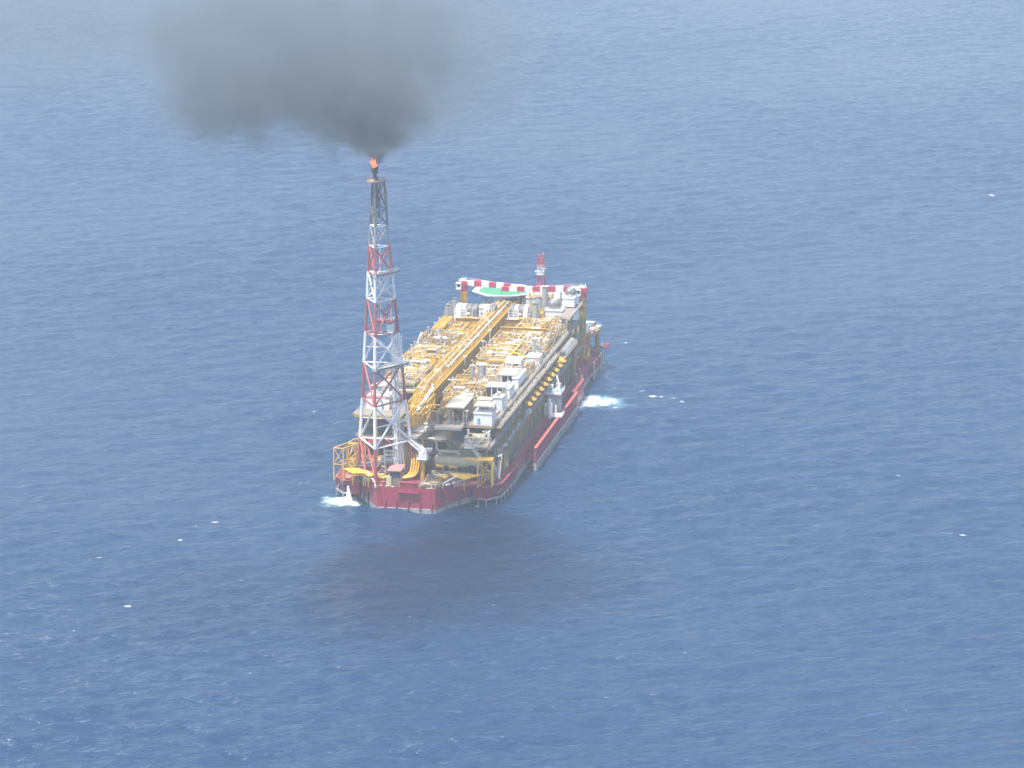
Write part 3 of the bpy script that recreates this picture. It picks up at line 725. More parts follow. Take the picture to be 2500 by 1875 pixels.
# accommodation terraces under the helideck
house('accommodation_block', 'white accommodation block just below the front edge of the green helideck', 'deckhouse', -20, -6, 226, 246, 16.5, 28.2, 'white', wins=5, seed=3)
house('accommodation_block', 'white deckhouse terrace with dark windows left of the upper pipe rack', 'deckhouse', -17.5, -10.8, 219, 226, 24.5, 30.2, 'white', wins=3, seed=4)
house('accommodation_block', 'long white deckhouse under the middle of the crane boom, behind the yellow platforms', 'deckhouse', -2, 20, 238, 258, 18.6, 31.5, 'lgrey', wins=6, seed=5)
house('wheelhouse', 'small white control room with red-edged roof on the accommodation block', 'deckhouse', -12.4, -7, 228, 233, 28.4, 31.2, 'white', wins=4, seed=6)
def tank_v(label, x, y, z, r_, h, mt='silver', name='storage_tank', top='white', cat='tank', group=None):
    t = thing(name, label, cat, (x, y, z), group)
    b = B(); b.tube((x,y,z),(x,y,z+h),r_,n=24); 
    for q in (0.25,0.5,0.75): b.tube((x,y,z+h*q),(x,y,z+h*q+0.12),r_+0.06,n=24)
    b.build('shell', [mt], t)
    b = B(); b.tube((x,y,z+h),(x,y,z+h+0.25),r_+0.25,n=24); b.build('lid', [top], t)
    return t
def exhaust(label, x, y, z, h, r_=1.05, group='gas turbine exhaust stacks', cone=True):
    t = thing('exhaust_stack', label, 'exhaust stack', (x, y, z), group)
    b = B(); b.tube((x,y,z),(x,y,z+h),r_,n=18); b.box(x-r_*1.2,x+r_*1.2,y-r_*1.2,y+r_*1.2,z,z+1.6); b.build('duct', ['lgrey'], t)
    b = B(); b.tube((x,y,z+h),(x,y,z+h+0.35),r_*1.06,n=18); b.tube((x,y,z+h+0.2),(x,y,z+h+0.37),r_*0.9,n=18); b.build('rim', ['dgrey'], t)
    return t
exhaust('grey exhaust stack nearest the camera on the left edge, beside the slanted yellow frame', -27.4, 201, 26.5, 8.2)
exhaust('grey exhaust stack second from the left, with an orange ring platform', -27.8, 209, 26.5, 7.8)
exhaust('grey exhaust stack furthest back on the left side, by the ochre crane column', -28.0, 219, 26.5, 7.4, 1.25)
exhaust('grey exhaust stack in front on the right side, standing in yellow steelwork', 11.8, 196, 28, 10.0, 1.3)
exhaust('grey exhaust stack in the middle of the right-hand trio', 11.4, 206, 28, 10.6, 1.3)
exhaust('rearmost grey exhaust stack of the right-hand trio under yellow platforms', 12.4, 216, 28, 13.0, 1.3)
exhaust('thin dark exhaust pipe standing before the boom of the right-hand crane', 17.5, 226, 28, 9.6, 0.35, None)
def turbine(label, x, y, z, w_=9.0, flip=1, yel=True):
    """gas turbine package: white skid, cage, curved grey intake ducts"""
    t = thing('gas_turbine', label, 'gas turbine', (x+w_/2, y, z), 'gas turbine packages')
    b = B(); b.box(x, x+w_, y, y+7, z, z+2.2); b.box(x, x+w_+0.2, y-0.3, y, z+0.1, z+1.9)
    for i in range(1, 4): b.box(x+w_*i/4-.06, x+w_*i/4+.06, y-0.36, y-0.3, z+0.1, z+1.9)
    b.build('enclosure', ['white'], t)
    b = B()
    for i in range(4):
        xx = x+0.3+i*(w_-0.6)/3.6; b.bar((xx,y+0.2,z+2.2),(xx,y+0.2,z+6.2),0.28)
    for zz in (3.4, 4.6): b.bar((x+0.3,y+0.2,z+zz),(x+w_*0.55,y+0.2,z+zz),0.16)
    b.box(x+w_*0.55,x+w_*0.72,y-0.1,y+0.1,z+3.6,z+4.4); b.build('cage', ['white'], t)
    for i in range(4):
        b = B(); xx = x+0.5+i*w_/4.1; ww_ = w_/4.1*0.86; n = 8
        prof = [(y+1.0, z+4.8)]+[(y+3.4-2.4*math.cos(a), z+4.8+2.2*math.sin(a)) for a in [PI/2*k/n for k in range(n+1)]]+[(y+6.5, z+7.0), (y+6.5, z+2.2), (y+1.0, z+2.2)]
        b.add([(xx, p[0], p[1]) for p in prof]+[(xx+ww_, p[0], p[1]) for p in prof], [tuple(range(len(prof))), tuple(range(len(prof), 2*len(prof)))[::-1]]+[(k, len(prof)+k, len(prof)+(k+1)%len(prof), (k+1)%len(prof)) for k in range(len(prof))], 0)
        b.build('intake_duct', ['white' if i == (0 if flip > 0 else 3) else 'lgrey' if i == 1 else 'grey'], t)
    if yel:
        b = B(); b.prism([(x+4.2,y-1.6),(x+8.2,y-1.4),(x+8.2,y+0.1),(x+5.5,y+0.1)], z+2.2, z+2.5); b.build('canopy', ['yelb'], t)
turbine('gas turbine package with curved grey ducts on a white skid, left of the pipe rack', -23.8, 197.5, 28.4, 9.6, 1)
turbine('gas turbine package with grey ducts on a white skid, right of the pipe rack', -1.0, 200, 28.4, 8.4, -1)
turbine('gas turbine package in a white cage below the accommodation, left of the pipe rack', -13.0, 205, 26.8, 5.0, 1, False)
# ribbed intake rotundas on the white buildings, starboard side
def rotunda(label, x, y, z, r_):
    t = thing('air_intake', label, 'air intake', (x, y, z), 'rounded grey air intakes')
    b = B(); n = 10; b.tube((x,y,z),(x,y,z+1.6),r_*1.05,n=20)
    pr = None
    for k in range(n+1):
        a = PI/2*k/n; c = (r_*math.cos(a), z+1.6+r_*0.9*math.sin(a))
        if pr: b.tube((x,y,pr[1]),(x,y,c[1]),max(pr[0],.02),max(c[0],.02),n=20,cap=False)
        pr = c
    b.build('dome', ['grey'], t)
    b = B()
    for k in range(9):
        a = PI+PI*k/8; b.bar((x+r_*1.08*math.cos(a),y+r_*1.08*math.sin(a),z),(x+r_*0.5*math.cos(a),y+r_*0.5*math.sin(a),z+1.9+r_*0.75),0.16)
    b.box(x-0.9,x-0.1,y-r_*0.9,y-r_*0.7,z+2.0,z+3.0); b.box(x+0.4,x+0.9,y-r_*0.7,y-r_*0.5,z+2.8,z+4.2); b.build('ribs', ['white'], t)
rotunda('rounded grey air intake on the nearer of the two big white buildings, starboard side', 18.2, 206, 34.6, 2.7)
rotunda('rounded grey air intake beside the base of the crane boom, further of the two', 24.0, 214, 38.5, 2.4)
house('equipment_house', 'big white building with grey arch openings at the starboard edge, before the crane', 'deckhouse', 14.8, 22.4, 202, 209, 28.0, 34.0, 'white', door=(0.5,'lgrey'), seed=8)
house('equipment_house', 'white boxy building right below the red top of the starboard crane', 'deckhouse', 21.5, 26.4, 208, 216, 34.7, 38.4, 'white', seed=9)
house('equipment_house', 'white block between the exhaust stacks and the crane boom', 'deckhouse', 2.5, 8.5, 224, 232, 28.0, 34.5, 'white', seed=10)

# ================================================================== pipe rack
t = thing('pipe_rack', 'long yellow pipe rack running down the middle of the ship', 'pipe rack', (-6.5, 45, 24))
b = B()
def rack(y0, y1, x0, x1, z0, z1, b):
    n = int((y1-y0)/3.2)
    for x in (x0, x1):
        b.bar((x,y0,z0),(x,y1,z0),0.35,0.45); b.bar((x,y0,z1),(x,y1,z1),0.35,0.45)
        for i in range(n+1):
            y = y0+(y1-y0)*i/n; b.bar((x,y,z0),(x,y,z1),0.26)
            if i < n: b.bar((x,y,z0 if i % 2 else z1),(x,y0+(y1-y0)*(i+1)/n,z1 if i % 2 else z0),0.18)
    for i in range(n*2+1):
        y = y0+(y1-y0)*i/(n*2); b.bar((x0,y,z1),(x1,y,z1),0.2); b.bar((x0,y,z0),(x1,y,z0),0.25)
rack(60, 256, -10.6, -3.0, 26.6, 31.2, b)
fr = b.build('frame', ['yel'], t)
b = B()
for i in range(33): b.bar((-3.4,62+i*6,24.7),(-3.4,76+i*6,26.6),0.4); b.bar((-10.2,62+i*6,24.7),(-10.2,62+i*6,26.6),0.4)
b.build('frame_legs', ['ochre'], t)
b = B()
for i in range(128): b.box(-3.25,-3.12,60.5+i*1.52,61.8+i*1.52,27.0,30.9)
b.build('side_cladding', ['ochre'], t)
b = B(); rn = random.Random(3)
for lv in (27.2, 28.6, 30.0, 31.55):
    for i in range(8):
        x = -10.2+i*0.86; 
        if lv > 31 and not (i < 5): continue
        r_ = rn.choice((0.16,0.24,0.32,0.36)); a = 59+rn.random()*14; c = 256-rn.random()*20
        b.tube((x, a, lv+r_*0.3), (x, c, lv+r_*0.3), r_, n=6, mi=rn.choice((0,0,0,1,2,0)))
b.build('pipes', ['yel','cream','ochre'], t)
b = B()
for i in range(230):
    x = rn.uniform(-10.4,-4.4); y = 60+rn.random()*192; b.box(x,x+rn.uniform(.25,.8),y,y+rn.uniform(.2,.6),31.4,31.5+rn.uniform(.3,.9), rn.choice((0,0,1,2)))
tag(b.build('fittings', ['yel','cream','white'], t), kind='stuff')
b = B(); b.box(-6.2,-5.3,100,256,31.75,31.9); b.build('walkway', ['lgrey'], t)
b = B()  # stepped aft end
rack(46, 60, -9.6, -2.2, 25.2, 30.4, b)
for x in (-7.6,-5.5,-2.2,-0.6): b.bar((x,40,24.7),(x,46,29.4),0.3)
rack(30, 46, -7.4, -1.0, 24.7, 28.0, b)
b.build('aft_frame', ['yel'], t)
b = B(); 
for i in range(7): b.tube((-7.8+i*0.95,44,28.6),(-9.6+i*0.95,60,30.6),0.3,n=7,mi=i%2)
for i in range(5): b.path([(-7+i*1.1,33,25.5),(-7+i*1.1,33,28.6),(-7.4+i*1.1,46,28.8)],0.28,7,i%2)
b.box(-4.6,-3.6,42,66,30.2,30.4,2); b.add([(-4.8,38,29.4),(-3.4,38,29.4),(-3.4,66,31.9),(-4.8,66,31.9)],[(0,1,2,3)],2); b.add([(-3.4,38,27.0),(-3.4,38,29.4),(-3.4,66,31.9),(-3.4,66,29.6)],[(0,3,2,1)],2)
b.build('aft_pipes', ['yel','ochre','lgrey'], t)

def yplat(label, x0, x1, y0, y1, z0, z1, mt='yel'):
    t = thing('access_platform', label, 'platform', ((x0+x1)/2,(y0+y1)/2,z0), 'yellow access platforms above the exhaust stacks')
    b = B(); b.box(x0,x1,y0,y1,z1-0.3,z1)
    for x in (x0+.2,x1-.2):
        for y in (y0+.2,y1-.2): b.bar((x,y,z0),(x,y,z1-.3),0.3)
    b.build('floor', [mt], t)
    b = B(); b.rail([(x0,y1,z1),(x0,y0,z1),(x1,y0,z1),(x1,y1,z1)],1.3,0,0.15,1.2); b.build('railing', [mt], t)
yplat('upper yellow railed platform below the middle of the long crane boom', 5.0, 15.0, 217.5, 221.5, 28.0, 36.4)
yplat('lower ochre railed platform beside the middle exhaust stack', 3.6, 9.4, 208, 212, 28.0, 33.8, 'ochre')
yplat('small yellow railed platform left of the big white building with arches', 12.8, 14.6, 199, 204, 28.0, 33.4)
# ================================================================== process modules
def module(label, x0, x1, y0, y1, z, seed, hgt=5.0, pal=('yel','cream','whited','lgrey','ochre'), top=0.55, frame='yel', vessels=3, dens=1.0, slope=False, rail=True):
    rn = random.Random(seed)
    t = thing('process_module', label, 'process module', ((x0+x1)/2, (y0+y1)/2, z), 'process modules on the topsides')
    pal = list(pal)
    b = B(); b.box(x0, x1, y0, y1, z, z+0.35, 0, 1); b.build('skid', [frame,'dkgrate'], t)
    b = B(); nx = max(1, int((x1-x0)/4.5)); ny = max(1, int((y1-y0)/5.5))
    xs = [x0+0.2+(x1-x0-0.4)*i/nx for i in range(nx+1)]; ys = [y0+0.2+(y1-y0-0.4)*i/ny for i in range(ny+1)]
    for x in xs:
        for y in ys: b.bar((x,y,z+0.3),(x,y,z+hgt*rn.choice((1,1,0.6))),0.26)
    for y in ys:
        b.bar((xs[0],y,z+hgt),(xs[-1],y,z+hgt),0.26,0.32); b.bar((xs[0],y,z+hgt*0.55),(xs[-1],y,z+hgt*0.55),0.2)
    for x in (xs if rn.random() < 0.5 else (xs[0], xs[-1])): b.bar((x,ys[0],z+hgt),(x,ys[-1],z+hgt),0.26,0.32)
    for i in range(nx):
        if rn.random() < .6: b.bar((xs[i],ys[0],z+0.4),(xs[i+1],ys[0],z+hgt),0.14)
    b.build('steel_frame', [frame], t)
    for i in range(vessels):
        b = B(); mt = rn.choice(('cream','whited','lgrey','silver','cream','yel'))
        if rn.random() < 0.5:
            r_ = rn.uniform(0.6, 1.1); L_ = rn.uniform(3, min(7, (x1-x0)*0.5)); x = rn.uniform(x0+1.2, x1-L_-1.2); y = rn.uniform(y0+1.5, y1-1.5); zz = z+rn.uniform(1.6, hgt)
            b.hcyl((x,y,zz),(x+L_,y,zz),r_,n=14); b.box(x+.4,x+.8,y-.3,y+.3,z+.3,zz-r_*.5); b.box(x+L_-.8,x+L_-.4,y-.3,y+.3,z+.3,zz-r_*.5)
            b.build('horizontal_vessel', [mt], t)
        else:
            r_ = rn.uniform(0.5, 1.1); h = rn.uniform(2.5, hgt+1.5); x = rn.uniform(x0+1.3, x1-1.3); y = rn.uniform(y0+1.5, y1-1.3)
            b.tube((x,y,z+0.3),(x,y,z+h),r_,n=14); b.ball((x,y,z+h),r_,0,14,6,(1,1,0.5)); b.build('vertical_vessel', [mt], t)
    b = B(); n = int(dens*(x1-x0)*(y1-y0)*0.16)
    for i in range(n):
        zz = z+rn.uniform(0.8, hgt+0.7); r_ = rn.choice((0.09,0.12,0.16,0.22,0.3)); m_ = rn.randrange(len(pal))
        if rn.random() < 0.5:
            y = rn.uniform(y0+.4, y1-.4); a = rn.uniform(x0, (x0+x1)/2); c = a+rn.uniform(2, (x1-x0)*0.7); c = min(c, x1-.2); pts = [(a,y,zz),(c,y,zz)]
        else:
            x = rn.uniform(x0+.4, x1-.4); a = rn.uniform(y0, (y0+y1)/2); c = min(a+rn.uniform(2, (y1-y0)*0.8), y1-.2); pts = [(x,a,zz),(x,c,zz)]
        if rn.random() < .6: pts = [(pts[0][0],pts[0][1],z+.3)]+pts
        if rn.random() < .6: pts = pts+[(pts[-1][0],pts[-1][1],z+.3)]
        b.path(pts, r_, 6, m_)
    tag(b.build('pipework', pal, t), kind='stuff')
    b = B()
    for i in range(int(n*1.3)):
        x = rn.uniform(x0+.2, x1-1); y = rn.uniform(y0+.2, y1-1); zz = z+rn.choice((.35,.35,hgt*.55,hgt)); b.box(x,x+rn.uniform(.25,1.1),y,y+rn.uniform(.25,1.1),zz,zz+rn.uniform(.3,1.3),rn.randrange(5))
    tag(b.build('valves_and_boxes', ['whited','cream','ochre','brown',frame], t), kind='stuff')
    if top > 0:
        b = B(); 
        for i in range(nx):
            for j in range(ny):
                if rn.random() < top*0.6: b.box(xs[i],xs[i+1],ys[j],ys[j+1],z+hgt*0.55+.12,z+hgt*0.55+.2,0)
        if b.v: b.build('grating_floor', ['grate'], t)
    if rail:
        b = B(); zz = z+hgt*0.55+.2; b.rail([(x0,y0,zz),(x1,y0,zz)],1.1,0,0.11,1.8); b.rail([(x0,y0,zz),(x0,y1,zz)],1.1,0,0.11,2.2); b.build('railing', ['whited'], t)
    for i in range(rn.randint(3, 6)):
        b = B(); x = rn.choice((x0+.3, x1-.3, rn.uniform(x0, x1))); y = rn.uniform(y0, y1); b.bar((x,y,z),(x,y,z+hgt+1.6),0.12); b.box(x-.45,x+.45,y-.15,y+.15,z+hgt+1.6,z+hgt+1.8)
        b.build('flood_light', ['white'], t)
    return t
# port side, stern to bow
module('cream process module on a tan deck right behind the flare tower, nearest left', -20, -11.4, 64.5, 83, 30.5, 21, 3.6, ('cream','yel','yel','cream'), 0.2, 'cream', 3, 1.5)
module('yellow process module on the left edge, second behind the flare tower', -27.6, -11.4, 85, 103.5, 30.5, 22, 2.4, ('yel','cream','whited','lgrey'), 0.3, 'yel', 5, 1.3)
module('yellow and cream process module left of the pipe rack, level with the silver tanks', -29.6, -11.6, 105, 128, 26.5, 23, 3.4, ('yel','cream','ochre','yel'), 0.4, 'yel', 5, 1.2)
module('crowded left module with a white front beam and yellow sloping frame', -29.6, -11.6, 131, 151, 26.5, 24, 3.0, ('cream','yel','yel','lgrey'), 0.5, 'yel', 5, 1.3)
module('left module with a pale railed front deck, below the big slanted yellow frame', -29.6, -11.6, 154, 170, 26.5, 25, 4.4, ('cream','ochre','ochre','lgrey'), 0.5, 'ochre', 5, 1.4)
module('yellow module under the gas turbine, left of the upper pipe rack', -23.5, -11.4, 172, 196, 26.5, 26, 2.4, ('yel','ochre','yel','cream'), 0.2, 'yel', 3, 1.3)
# starboard side
module('module of open pipework behind the tan roofed shelter, right of the pipe rack foot', 3.6, 17.0, 43, 61, 28.0, 31, 3.4, ('ochre','cream','yel','brown'), 0.4, 'ochre', 3, 1.1)
module('ochre module behind the silver tanks, right of the pipe rack', 0.2, 16.4, 62, 90, 28.0, 32, 2.6, ('ochre','yel','cream','whited'), 0.5, 'ochre', 3, 1.0)
module('module with two flat yellow frames beside the pipe rack, amidships right', 0.2, 14.0, 100, 124, 26.0, 33, 3.0, ('yel','ochre','cream','whited'), 0.4, 'yel', 3, 1.1)
module('pale module crowded with white fittings right of the pipe rack, beyond the yellow frames', 0.2, 18.5, 126, 150, 27.5, 34, 2.8, ('whited','cream','yel','yel'), 0.5, 'yel', 6, 1.5)
module('pale railed module on the right, next in front of the yellow wall', 0.2, 22.0, 152, 176, 28.0, 35, 2.2, ('cream','whited','ochre','yel'), 0.5, 'ochre', 5, 1.4)
module('yellow module heaped with pipes beneath the right-hand exhaust stacks', 6.5, 22.0, 178, 199, 28.0, 36, 3.2, ('yel','yel','ochre','cream'), 0.2, 'yel', 3, 1.6)
module('brown pipe module right at the starboard edge below the big white building', 19.0, 27.6, 184, 201, 28.0, 37, 4.0, ('ochre','brown','whited','yel'), 0.3, 'ochre', 2, 1.4)
module('ochre pipe module on the starboard edge beyond the white box house, beside the hose saddles', 19.0, 26.0, 140, 150, 28.0, 40, 3.0, ('ochre','brown','cream','yel'), 0.3, 'ochre', 2, 1.4)
module('brown and ochre module at the starboard edge in front of the long hose reel', 22.6, 25.6, 152, 182, 28.0, 41, 3.2, ('brown','ochre','cream','dgrey'), 0.3, 'ochre', 1, 1.5)
module('ochre module at the starboard edge between the white frame and the long narrow container', 17.0, 25.4, 101, 109, 28.0, 42, 3.0, ('ochre','yel','brown','cream'), 0.3, 'ochre', 1, 1.4)
module('yellow module between the white frame and the white box house at the starboard edge', 22.4, 25.6, 110, 122, 28.0, 43, 2.6, ('yel','ochre','brown','cream'), 0.2, 'yel', 1, 1.4)
module('narrow ochre module left of the two grey roofed shelters', 13.4, 16.4, 64, 84, 30.6, 44, 2.0, ('ochre','brown','cream','yel'), 0.2, 'ochre', 1, 1.2)
module('low module at the port bow corner beside the exhaust stacks', -29.4, -24.2, 176, 194, 26.5, 38, 3.0, ('cream','whited','yel','lgrey'), 0.3, 'yel', 3, 1.3)
module('low module tucked between the port exhaust stacks and the ochre crane column', -29.6, -28.4, 204, 213, 26.5, 39, 5.0, ('whited','cream','yel','lgrey'), 0.0, 'yel', 0, 1.3, rail=False)
module('yellow equipment module on the middle deck, under the railed front edge', 9.5, 24.0, 26.0, 34, 16.5, 61, 3.6, ('yel','cream','ochre','whited'), 0.3, 'yel', 3, 1.6)
module('ochre equipment module on the main deck right behind the big cream vessel', 2.0, 23.0, 27.5, 37, 8.3, 62, 5.6, ('ochre','yel','cream','brown'), 0.3, 'ochre', 3, 1.5)
module('ochre pipe module standing under the aft walkway behind the yellow pipe bundle', -9.0, 1.6, 21, 29, 8.3, 63, 7.0, ('yel','ochre','brown','cream'), 0.3, 'ochre', 2, 1.8)
module('pale module on the upper level of the right front balcony behind the white stairs', 18.5, 27.2, 17.5, 23.5, 21.8, 64, 3.2, ('whited','lgrey','cream','ochre'), 0.2, 'cream', 1, 1.2)
module('dark module inside the recess under the deck behind the flare tower', -28.0, -12.0, 48, 56, 16.6, 65, 4.0, ('brown','lgrey','cream','ochre'), 0.3, 'brown', 2, 1.2)
# large single pieces
t = thing('slanted_frame', 'big slanted bright yellow lattice frame at the left edge below the exhaust stacks', 'steel frame', (-26, 173, 26.5))
b = B()
for i in range(9):
    y = 173+i*2.7; b.bar((-27.9,y,30.9),(-23.8,y,31.2),0.28)
for x in (-27.9,-26.5,-25.1,-23.8): b.bar((x,173,31),(x,195,31.3),0.32)
for i in range(8): b.bar((-27.9,173+i*2.7,31),(-23.8,175.7+i*2.7,31.2),0.2)
for x in (-27.9,-23.8):
    for y in (173,184,194.6): b.bar((x,y,26.5),(x,y,31),0.35)
b.build('lattice', ['yelb'], t)
b = B(); rn = random.Random(77)
for i in range(26): 
    y = 174+rn.random()*18; b.tube((-27.6,y,30.2+rn.random()*.5),(-24,y+1.5,30.2+rn.random()*.5),0.25,n=6)
b.build('pipes', ['yel'], t)
def wall_panel(label, x0, x1, y, z0, z1, mt):
    t = thing('blast_wall', label, 'wall', ((x0+x1)/2, y, z0), 'ochre blast walls')
    b = B(); b.box(x0, x1, y, y+0.3, z0, z1)
    for k in range(int((x1-x0)/1.1)): b.box(x0+k*1.1, x0+k*1.1+.35, y-.18, y, z0, z1)
    b.build('panel', [mt], t); b = B(); b.box(x0, x1, y-.4, y+.5, z1, z1+.2); b.build('cap', ['yel'], t)
wall_panel('ochre corrugated wall below the left gas turbine', -23.0, -11.8, 196.6, 26.5, 30.4, 'ochre')
wall_panel('long yellow corrugated wall right of the upper pipe rack', 0.4, 20.0, 177.0, 28.0, 31.6, 'yel')
wall_panel('short ochre corrugated wall below the right gas turbine', -2.0, 8.0, 199.4, 26.5, 30.0, 'ochre')
def canopy(label, poly, z, mt='yelb', zl=8.2, legs=True, group='yellow canopies on the stern', th=0.25, catg='canopy', name='canopy'):
    cx_ = sum(p[0] for p in poly)/len(poly); cy_ = sum(p[1] for p in poly)/len(poly)
    t = thing(name, label, catg, (cx_, cy_, zl), group)
    zz = z if hasattr(z, '__len__') else [z]*len(poly)
    b = B(); b.prism(poly, [q-th for q in zz], zz, 0); b.build('roof_sheet', [mt], t)
    if legs:
        for p, q in zip(poly, zz):
            b = B(); xx = cx_+(p[0]-cx_)*0.85; yy = cy_+(p[1]-cy_)*0.85; b.tube((xx,yy,zl),(xx,yy,q-th-.02),0.18,n=6); b.build('leg', ['yel'], t)
    return t
canopy('flat bright yellow canopy at the left end of the stern, largest on that side', [(-26.3,8.9),(-20.4,10.6),(-16.7,3.6),(-21.4,3.0)], 13.0)
canopy('yellow canopy joined to the large left one, right beside the near tower leg', [(-20.2,10.4),(-16.5,8.2),(-12.9,2.4),(-14.6,0.6),(-16.5,3.5)], 12.7)
canopy('small yellow canopy between the near tower leg and the red-roofed cab', [(-12.0,5.0),(-10.6,7.2),(-8.4,5.4),(-8.8,1.6),(-11.5,2.6)], 12.0)
canopy('small yellow canopy right of centre on the stern, nearest the yellow crane post', [(10.7,8.7),(11.6,11),(14.3,8.6),(13.2,5.8)], 12.0)
canopy('long yellow canopy at the right end of the stern over the pink covered boat', [(14.2,10.6),(22.4,9.9),(26.4,10.1),(21.3,2.4),(15.6,7.4)], 12.8)
t = canopy('tan slatted flat roof of the tall open shelter at the right front of the topsides', [(10.0,22.5),(17.2,22.5),(17.1,40.8),(9.9,40.8)], 35.2, 'tan', 28.0, False, None, 0.5, 'shelter', 'open_shelter')
for x in (10.4,16.8):
    for y in (23,31.6,40.2): b = B(); b.bar((x,y,28),(x,y,34.7),0.4); b.build('post', ['ochre'], t)
b = B()
for x in (10.4,16.8):
    for y in (23,31.6): b.bar((x,y,31),(x,y+8.6,34.6),0.22); b.bar((x,y+8.6,31),(x,y,34.6),0.22)
b.bar((10.4,23,33),(12,23,34.7),0.25); b.bar((16.8,23,33),(15,23,34.7),0.25); b.bar((12.9,23,28),(12.9,23,34.7),0.3)
b.build('bracing', ['ochre'], t)
b = B(); b.box(17.0,17.1,27,40,29.5,34.6); b.build('side_sheet', ['brown'], t)
b = B(); rn = random.Random(41)
for i in range(34):
    x = rn.uniform(10.6,16); y = rn.uniform(24,39); b.box(x,x+rn.uniform(.4,1.4),y,y+rn.uniform(.4,1.6),28.02,28+rn.uniform(1,5),rn.randrange(5))
tag(b.build('machinery', ['grey','brown','ochre','whited','dgrey'], t), kind='stuff')
# cabins along the starboard edge
house('laboratory_cabin', 'white cabin with a blue door at the right front corner of the topsides', 'cabin', 20.3, 27.2, 25.0, 33.5, 28.0, 32.4, 'white', door=(0.22,'blue'), seed=12)
canopy('greenish grey flat roof standing on the white cabin with the blue door', [(20.2,25.5),(27.6,25.5),(27.6,33.4),(20.2,33.4)], 35.2, 'lgrey', 32.7, True, 'grey flat roofs on the starboard side', 0.3, 'roof', 'sun_roof')
house('storage_container', 'tall white container just behind the blue-doored cabin, at the starboard edge', 'container', 23.6, 27.0, 46, 51.5, 28.0, 33.6, 'white', seed=13, parapet=False, group='white containers along the starboard edge')
house('storage_container', 'white container further along the starboard edge beside the first grey roofed shelter', 'container', 23.4, 26.4, 64, 74, 28.0, 33.0, 'white', seed=14, parapet=False, group='white containers along the starboard edge')
house('storage_container', 'long narrow white container by the second grey roofed shelter at the edge', 'container', 23.6, 26.0, 84, 100, 28.0, 32.2, 'white', seed=15, parapet=False, group='white containers along the starboard edge')
canopy('small pale roof on white struts behind the blue-doored cabin', [(18.8,38.4),(24.4,38.4),(24.4,43),(18.8,43)], 34.6, 'tan', 28.0, True, 'grey flat roofs on the starboard side', 0.3, 'roof', 'sun_roof')
t = canopy('grey-roofed shelter with two white posts in front, nearer of the pair at the right edge', [(16.8,62.5),(25.0,62.5),(25.0,71),(16.8,71)], 33.8, 'lgrey', 28.0, True, 'grey flat roofs on the starboard side', 0.4, 'shelter', 'roofed_shelter')
b = B(); b.box(17.2,24.6,66,70.6,28.02,33.3,0); b.build('enclosure', ['grey'], t)
b = B()
for x in (19.4,21.7): b.box(x,x+.35,62.7,63.1,28.02,33.3,1)
b.box(19.4,22.05,62.6,62.9,30.2,30.5,1); b.build('front_posts', ['grey','white'], t); b = B(); b.rail([(16.5,61.5,28),(24.6,61.5,28)],1.1,1,0.12); b.build('railing', ['grey','white'], t)
t = canopy('grey-roofed shelter further along, just in front of the white steel frame', [(17.2,86),(24.6,86),(24.6,99),(17.2,99)], 33.0, 'lgrey', 28.0, True, 'grey flat roofs on the starboard side', 0.4, 'shelter', 'roofed_shelter')
b = B(); b.box(17.8,24.0,91,98,28.02,32.5,0); b.build('enclosure', ['grey'], t)
b = B()
for x in (18.6,21.2): b.box(x,x+.35,86.3,86.7,28.02,32.5,1)
b.rail([(16.6,85,28),(24.6,85,28)],1.1,1,0.12); b.build('front_frame', ['grey','white'], t)
t = thing('white_frame', 'bright white box-shaped steel frame with a solid top on the starboard side', 'steel frame', (18.5,111,28))
b = B(); b.box(15.6,22.0,110,117,32.0,33.4)
for x in (15.8,18.4,21.6):
    for y in (110.3,116.7): b.box(x-.25,x+.25,y-.25,y+.25,28,32)
b.box(15.6,22,110,110.2,30.6,31.0); b.build('portal', ['white'], t)
b = B(); b.box(16.4,21,111.5,116,28.02,30.4,0); b.tube((17,111.2,30.5),(20.5,111.2,30.5),0.4,n=8,mi=1); b.build('machinery', ['dgrey','whited'], t)
house('equipment_house', 'white box house with a ladder tower at the starboard edge, right of the yellow hose', 'deckhouse', 21.6, 26.8, 124, 131, 27.6, 31.6, 'white', seed=16)
t = thing('stair_tower', 'grey and white open stair tower behind the white box house', 'stair tower', (23.5,137,28))
b = B(); b.lattice((23.6,136.5,28),(23.6,136.5,36.5),3.0,3.0,5,0.16); stairs(b,(22.4,135.2,28),(24.8,135.2,31)); stairs(b,(24.8,137.6,31),(22.4,137.6,34))
b.build('frame', ['whited'], t)
b = B(); b.box(21.9,25.4,134.8,138.2,36.5,36.8); b.build('top_deck', ['lgrey'], t)
# yellow gantry beam + looped hose
t = thing('yellow_gantry', 'slender yellow gantry beam with diagonal legs, right of amidships', 'gantry', (14,116,26))
b = B(); b.bar((7.6,117,31.3),(14.6,117,31.3),0.5,0.6); b.bar((14.6,117,31.5),(14.8,150,31.5),0.55,0.6); b.bar((14.6,117,31.3),(11.0,112,28),0.3); b.bar((14.6,117,31.3),(15.2,117,28),0.3)
b.build('beam', ['yelb'], t)
b = B(); b.box(6.4,14.2,119,124,26.2,30.6); b.build('dark_enclosure', ['brown'], t)
t = thing('looped_pipe', 'bright yellow pipe bent in a loop by the white frame', 'pipe', (18,130,28))
b = B(); b.path([(15.0,132,31.2),(14.0,127,30.8),(13.9,122,29.6),(15.4,121,29.2),(20.2,121.4,29.4)],0.22,8); b.path([(15.0,132,31.2),(17.2,131,31.2),(18.0,127,31.0),(22.0,126.2,31.0)],0.42,8); b.tube((19.0,126.4,31.0),(22.2,126.2,31.0),0.7,n=10)
b.build('pipe_run', ['yelb'], t)
